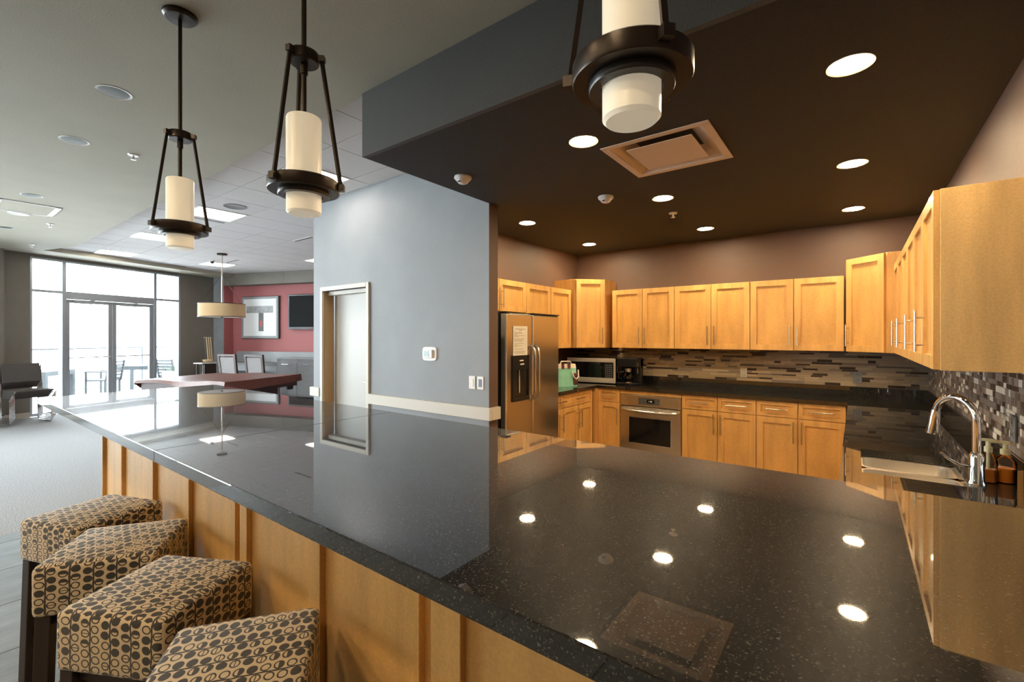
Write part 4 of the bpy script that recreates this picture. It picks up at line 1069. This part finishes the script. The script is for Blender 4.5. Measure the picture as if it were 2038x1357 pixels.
for k in range(3):
    x0 = 1.72 + k * 0.62
    cb_ = box(x0 + 0.002, 0.02, 0.08, x0 + 0.618, 0.42, 0.98).build('cabinet', 'lam_grey', dk)
    d_ = box(x0 + 0.004, 0.0, 0.1, x0 + 0.616, 0.02, 0.88).build('cabinet_door', 'lam_grey', dk, 0.002)
    pull(MB(), (x0 + 0.2, 0, 0.845), (x0 + 0.4, 0, 0.845), (0, -0.03, 0), 0.01).build('handle', 'chrome', d_)
box(1.72, -0.01, 0.98, 6.0, 0.42, 1.0).build('worktop', 'lam_light', dk)
def lounge_chair(label, n_, s_):
    t = thing('dining_chair', label, 'chair', lp(s_, n_, 0), PHI, 'chairs at the built-in desk')
    MB().box(-0.24, 0, 0.42, 0.24, 0.46, 0.48).build('seat', 'chair_fabric', t, 0.015)
    def q(x, z_): return (x, -0.0 - (z_ - 0.45) * 0.12, z_)
    bk = MB().bar(q(-0.235, 0.45), q(-0.245, 1.09), 0.055, 0.05).bar(q(0.235, 0.45), q(0.245, 1.09), 0.055, 0.05).bar(q(-0.27, 1.075), q(0.27, 1.075), 0.05, 0.05).build('back_frame', 'chair_frame', t)
    MB().bar(q(0, 0.5), q(0, 1.03), 0.42, 0.03).build('backrest', 'chair_fabric', t, 0.008)
    for x in (-0.22, 0.22):
        MB().bar((x, 0.44, 0), (x, 0.44, 0.43), 0.035, 0.035).build('leg', 'chair_frame', t)
        MB().bar((x, 0.01, 0), (x, 0.01, 0.46), 0.035, 0.035).build('leg', 'chair_frame', t)
    return t
ch = lounge_chair('grey upholstered dining chair at the desk, left of the two', 1.49, 3.1)
again(ch, 'grey upholstered dining chair at the desk, right of the two', lp(3.1, 2.30, 0))
# cue stand
cr_ = thing('cue_stand', 'small dark cue stand with white shelf beside the window wall', 'cue stand', lp(3.38, 0.42, 0), PHI)
MB().box(-0.12, -0.2, 0, 0.12, 0.2, 0.05).box(-0.08, -0.12, 0.05, 0.08, 0.2, 0.82).build('cabinet', 'dark_wood', cr_, 0.004)
box(-0.14, -0.24, 0.845, 0.14, 0.24, 0.87).build('shelf', 'white_plastic', cr_)
MB().bar((-0.1, -0.18, 0.05), (-0.1, -0.18, 0.85), 0.02, 0.02).bar((0.1, -0.18, 0.05), (0.1, -0.18, 0.85), 0.02, 0.02).build('post', 'dark_wood', cr_)
MB().lathe([(0.06, 0.87), (0.1, 0.9), (0.11, 0.94), (0.1, 0.945), (0.09, 0.92)], 20, (0, 0.02, 0)).build('cue_bowl', 'cue_wood', cr_)
cl_ = ['thin dark pool cue standing at the left of the cue stand', 'pale pool cue standing second from the left in the cue stand', 'pale pool cue standing third from the left in the cue stand', 'pale pool cue standing at the right of the cue stand']
for k in range(4):
    p = lp(3.38 - 0.05 + 0.055 * k, 0.45, 0.885)
    t = thing('pool_cue', cl_[k], 'cue', p, PHI, 'pool cues in the stand')
    MB().tube([(0, 0.02, 0), (0.0, -0.035 + 0.0 * k, 0.60)], 0.016 if k else 0.008, 8, 0.012 if k else 0.006).build('shaft', 'cue_wood' if k else 'alu_dark', t)
    MB().lathe([(0.013, 0.0), (0.013, 0.02)], 8, (0, -0.035, 0.60)).build('tip', 'white_plastic', t)

# stack of chairs by the window wall
def stack_chair(label, loc, rz):
    t = thing('stacking_chair', label, 'chair', loc, rz, 'stacked chairs by the window wall')
    # local front = -y
    MB().bar((0, 0.20, 0.60), (0, 0.26, 0.93), 0.5, 0.025).build('backrest', 'stack_fabric', t, 0.006)
    MB().box(-0.25, -0.22, 0.45, 0.25, 0.2, 0.48).build('seat', 'stack_fabric', t, 0.01)
    for sx in (-1, 1):
        x = sx * 0.27
        MB().tube([(x, 0.27, 0.9), (x, 0.21, 0.47), (x, 0.2, 0.02), (x, 0.16, 0.01), (x, -0.2, 0.01), (x, -0.24, 0.03), (x, -0.22, 0.44), (x * 0.93, -0.2, 0.455)], 0.009, 8).build('leg', 'chrome', t)
    return t
sl = ['bottom black stacking chair with chrome sled legs, by the window wall', 'second black stacking chair from the bottom of the stack', 'middle black stacking chair of the stack', 'fourth black stacking chair from the bottom of the stack', 'top black stacking chair, its dark back against the glass']
sbase = Vector((-11.72, 1.28, 0)); srz = PHI + PI / 2 + math.radians(-4)
fdir = Vector((math.sin(srz), -math.cos(srz), 0))
s0 = None
for k in range(5):
    p = sbase + fdir * (0.035 * k) + Vector((0, 0, 0.028 * k))
    if s0 is None: s0 = stack_chair(sl[k], p, srz)
    else: again(s0, sl[k], p)

# ================================================================== PATIO
struct(lounge('floor_patio', MB().box(-9, -6, -0.06, -0.2, 12, -0.01), 'patio_stone'), 'pale patio outside the windows')
rl_ = thing('patio_railing', 'thin metal railing at the far side of the patio', 'railing', LP(2, -3.4), PHI)
MB().box(-0.02, -5, 1.18, 0.02, 8, 1.215).build('top_rail', 'patio_metal', rl_)
box(-0.015, -5, 0.1, 0.015, 8, 0.12).build('bottom_rail', 'patio_metal', rl_)
for k in range(8): box(-0.02, -5 + k * 1.85, -0.01, 0.02, -4.96 + k * 1.85, 1.18).build('post', 'patio_metal', rl_)
def ptable(label, s_, n_):
    t = thing('patio_table', label, 'table', LP(s_, n_, -0.01), PHI + 0.55, 'patio tables')
    box(-0.5, -0.5, 0.62, 0.5, 0.5, 0.73).build('table_top', 'patio_metal', t)
    for sx in (-1, 1):
        for sy in (-1, 1): box(sx * 0.5, sy * 0.5, 0, sx * 0.41, sy * 0.41, 0.62).build('leg', 'patio_metal', t)
    return t
p1 = ptable('grey square patio table behind the left glass door', 1.55, -2.6)
again(p1, 'grey square patio table behind the right glass door', LP(3.9, -2.6, -0.01))
def pchair(label, s_, n_, a):
    t = thing('patio_chair', label, 'chair', LP(s_, n_, -0.01), PHI + a, 'patio chairs')
    box(-0.25, -0.25, 0.40, 0.25, 0.25, 0.44).build('seat', 'patio_metal', t)
    bk = MB()
    bk.bar((-0.24, 0.25, 0.4), (-0.24, 0.34, 0.92), 0.04, 0.04).bar((0.24, 0.25, 0.4), (0.24, 0.34, 0.92), 0.04, 0.04)
    bk.build('back_posts', 'patio_metal', t)
    for k in range(6):
        f = 0.12 + 0.16 * k; MB().bar((-0.23, 0.25 + 0.09 * f, 0.4 + 0.52 * f), (0.23, 0.25 + 0.09 * f, 0.4 + 0.52 * f), 0.015, 0.055).build('slat', 'patio_metal', t)
    for sx in (-1, 1):
        box(sx * 0.27, -0.25, 0.62, sx * 0.22, 0.28, 0.65).build('armrest', 'patio_metal', t)
        for sy in (-1, 1): box(sx * 0.25, sy * 0.25, 0, sx * 0.21, sy * 0.21, 0.62 if sy < 0 else 0.42).build('leg', 'patio_metal', t)
    return t
q = pchair('slatted patio chair outside, right behind the stacked chairs', 0.35, -1.5, 2.2)
for lb, s_, n_, a in (('slatted patio chair at the left end of the left patio table', 0.55, -2.5, 1.8), ('slatted patio chair between the two patio tables', 2.75, -2.3, -1.2), ('slatted patio chair right of the right patio table', 4.0, -1.5, 3.3)):
    again(q, lb, LP(s_, n_, -0.01), PHI + a)
pl = thing('flower_planter', 'small planter with red flowers outside the right window', 'planter', LP(3.75, -1.0, -0.01), PHI)
box(-0.15, -0.35, 0, 0.15, 0.35, 0.62).build('box', 'white_paint', pl, 0.01)
random.seed(5)
mb = MB(); mb2 = MB()
for k in range(60):
    x, y = random.uniform(-.14, .14), random.uniform(-.33, .33); hh = random.uniform(0.03, 0.12)
    mb.bar((x, y, 0.61), (x + random.uniform(-.03, .03), y + random.uniform(-.03, .03), 0.62 + hh), 0.03, 0.004)
for k in range(9):
    x, y = random.uniform(-.12, .12), random.uniform(-.1, .15); hh = random.uniform(0.1, 0.3)
    mb2.lathe([(0, 0), (0.03, 0.015), (0, 0.04)], 8, (x, y, 0.62 + hh)); mb.bar((x, y, 0.61), (x, y, 0.62 + hh), 0.006, 0.006)
mb.build('leaves', 'plant_green', pl)['kind'] = 'stuff'
mb2.build('flowers', 'flower_red', pl)['kind'] = 'stuff'
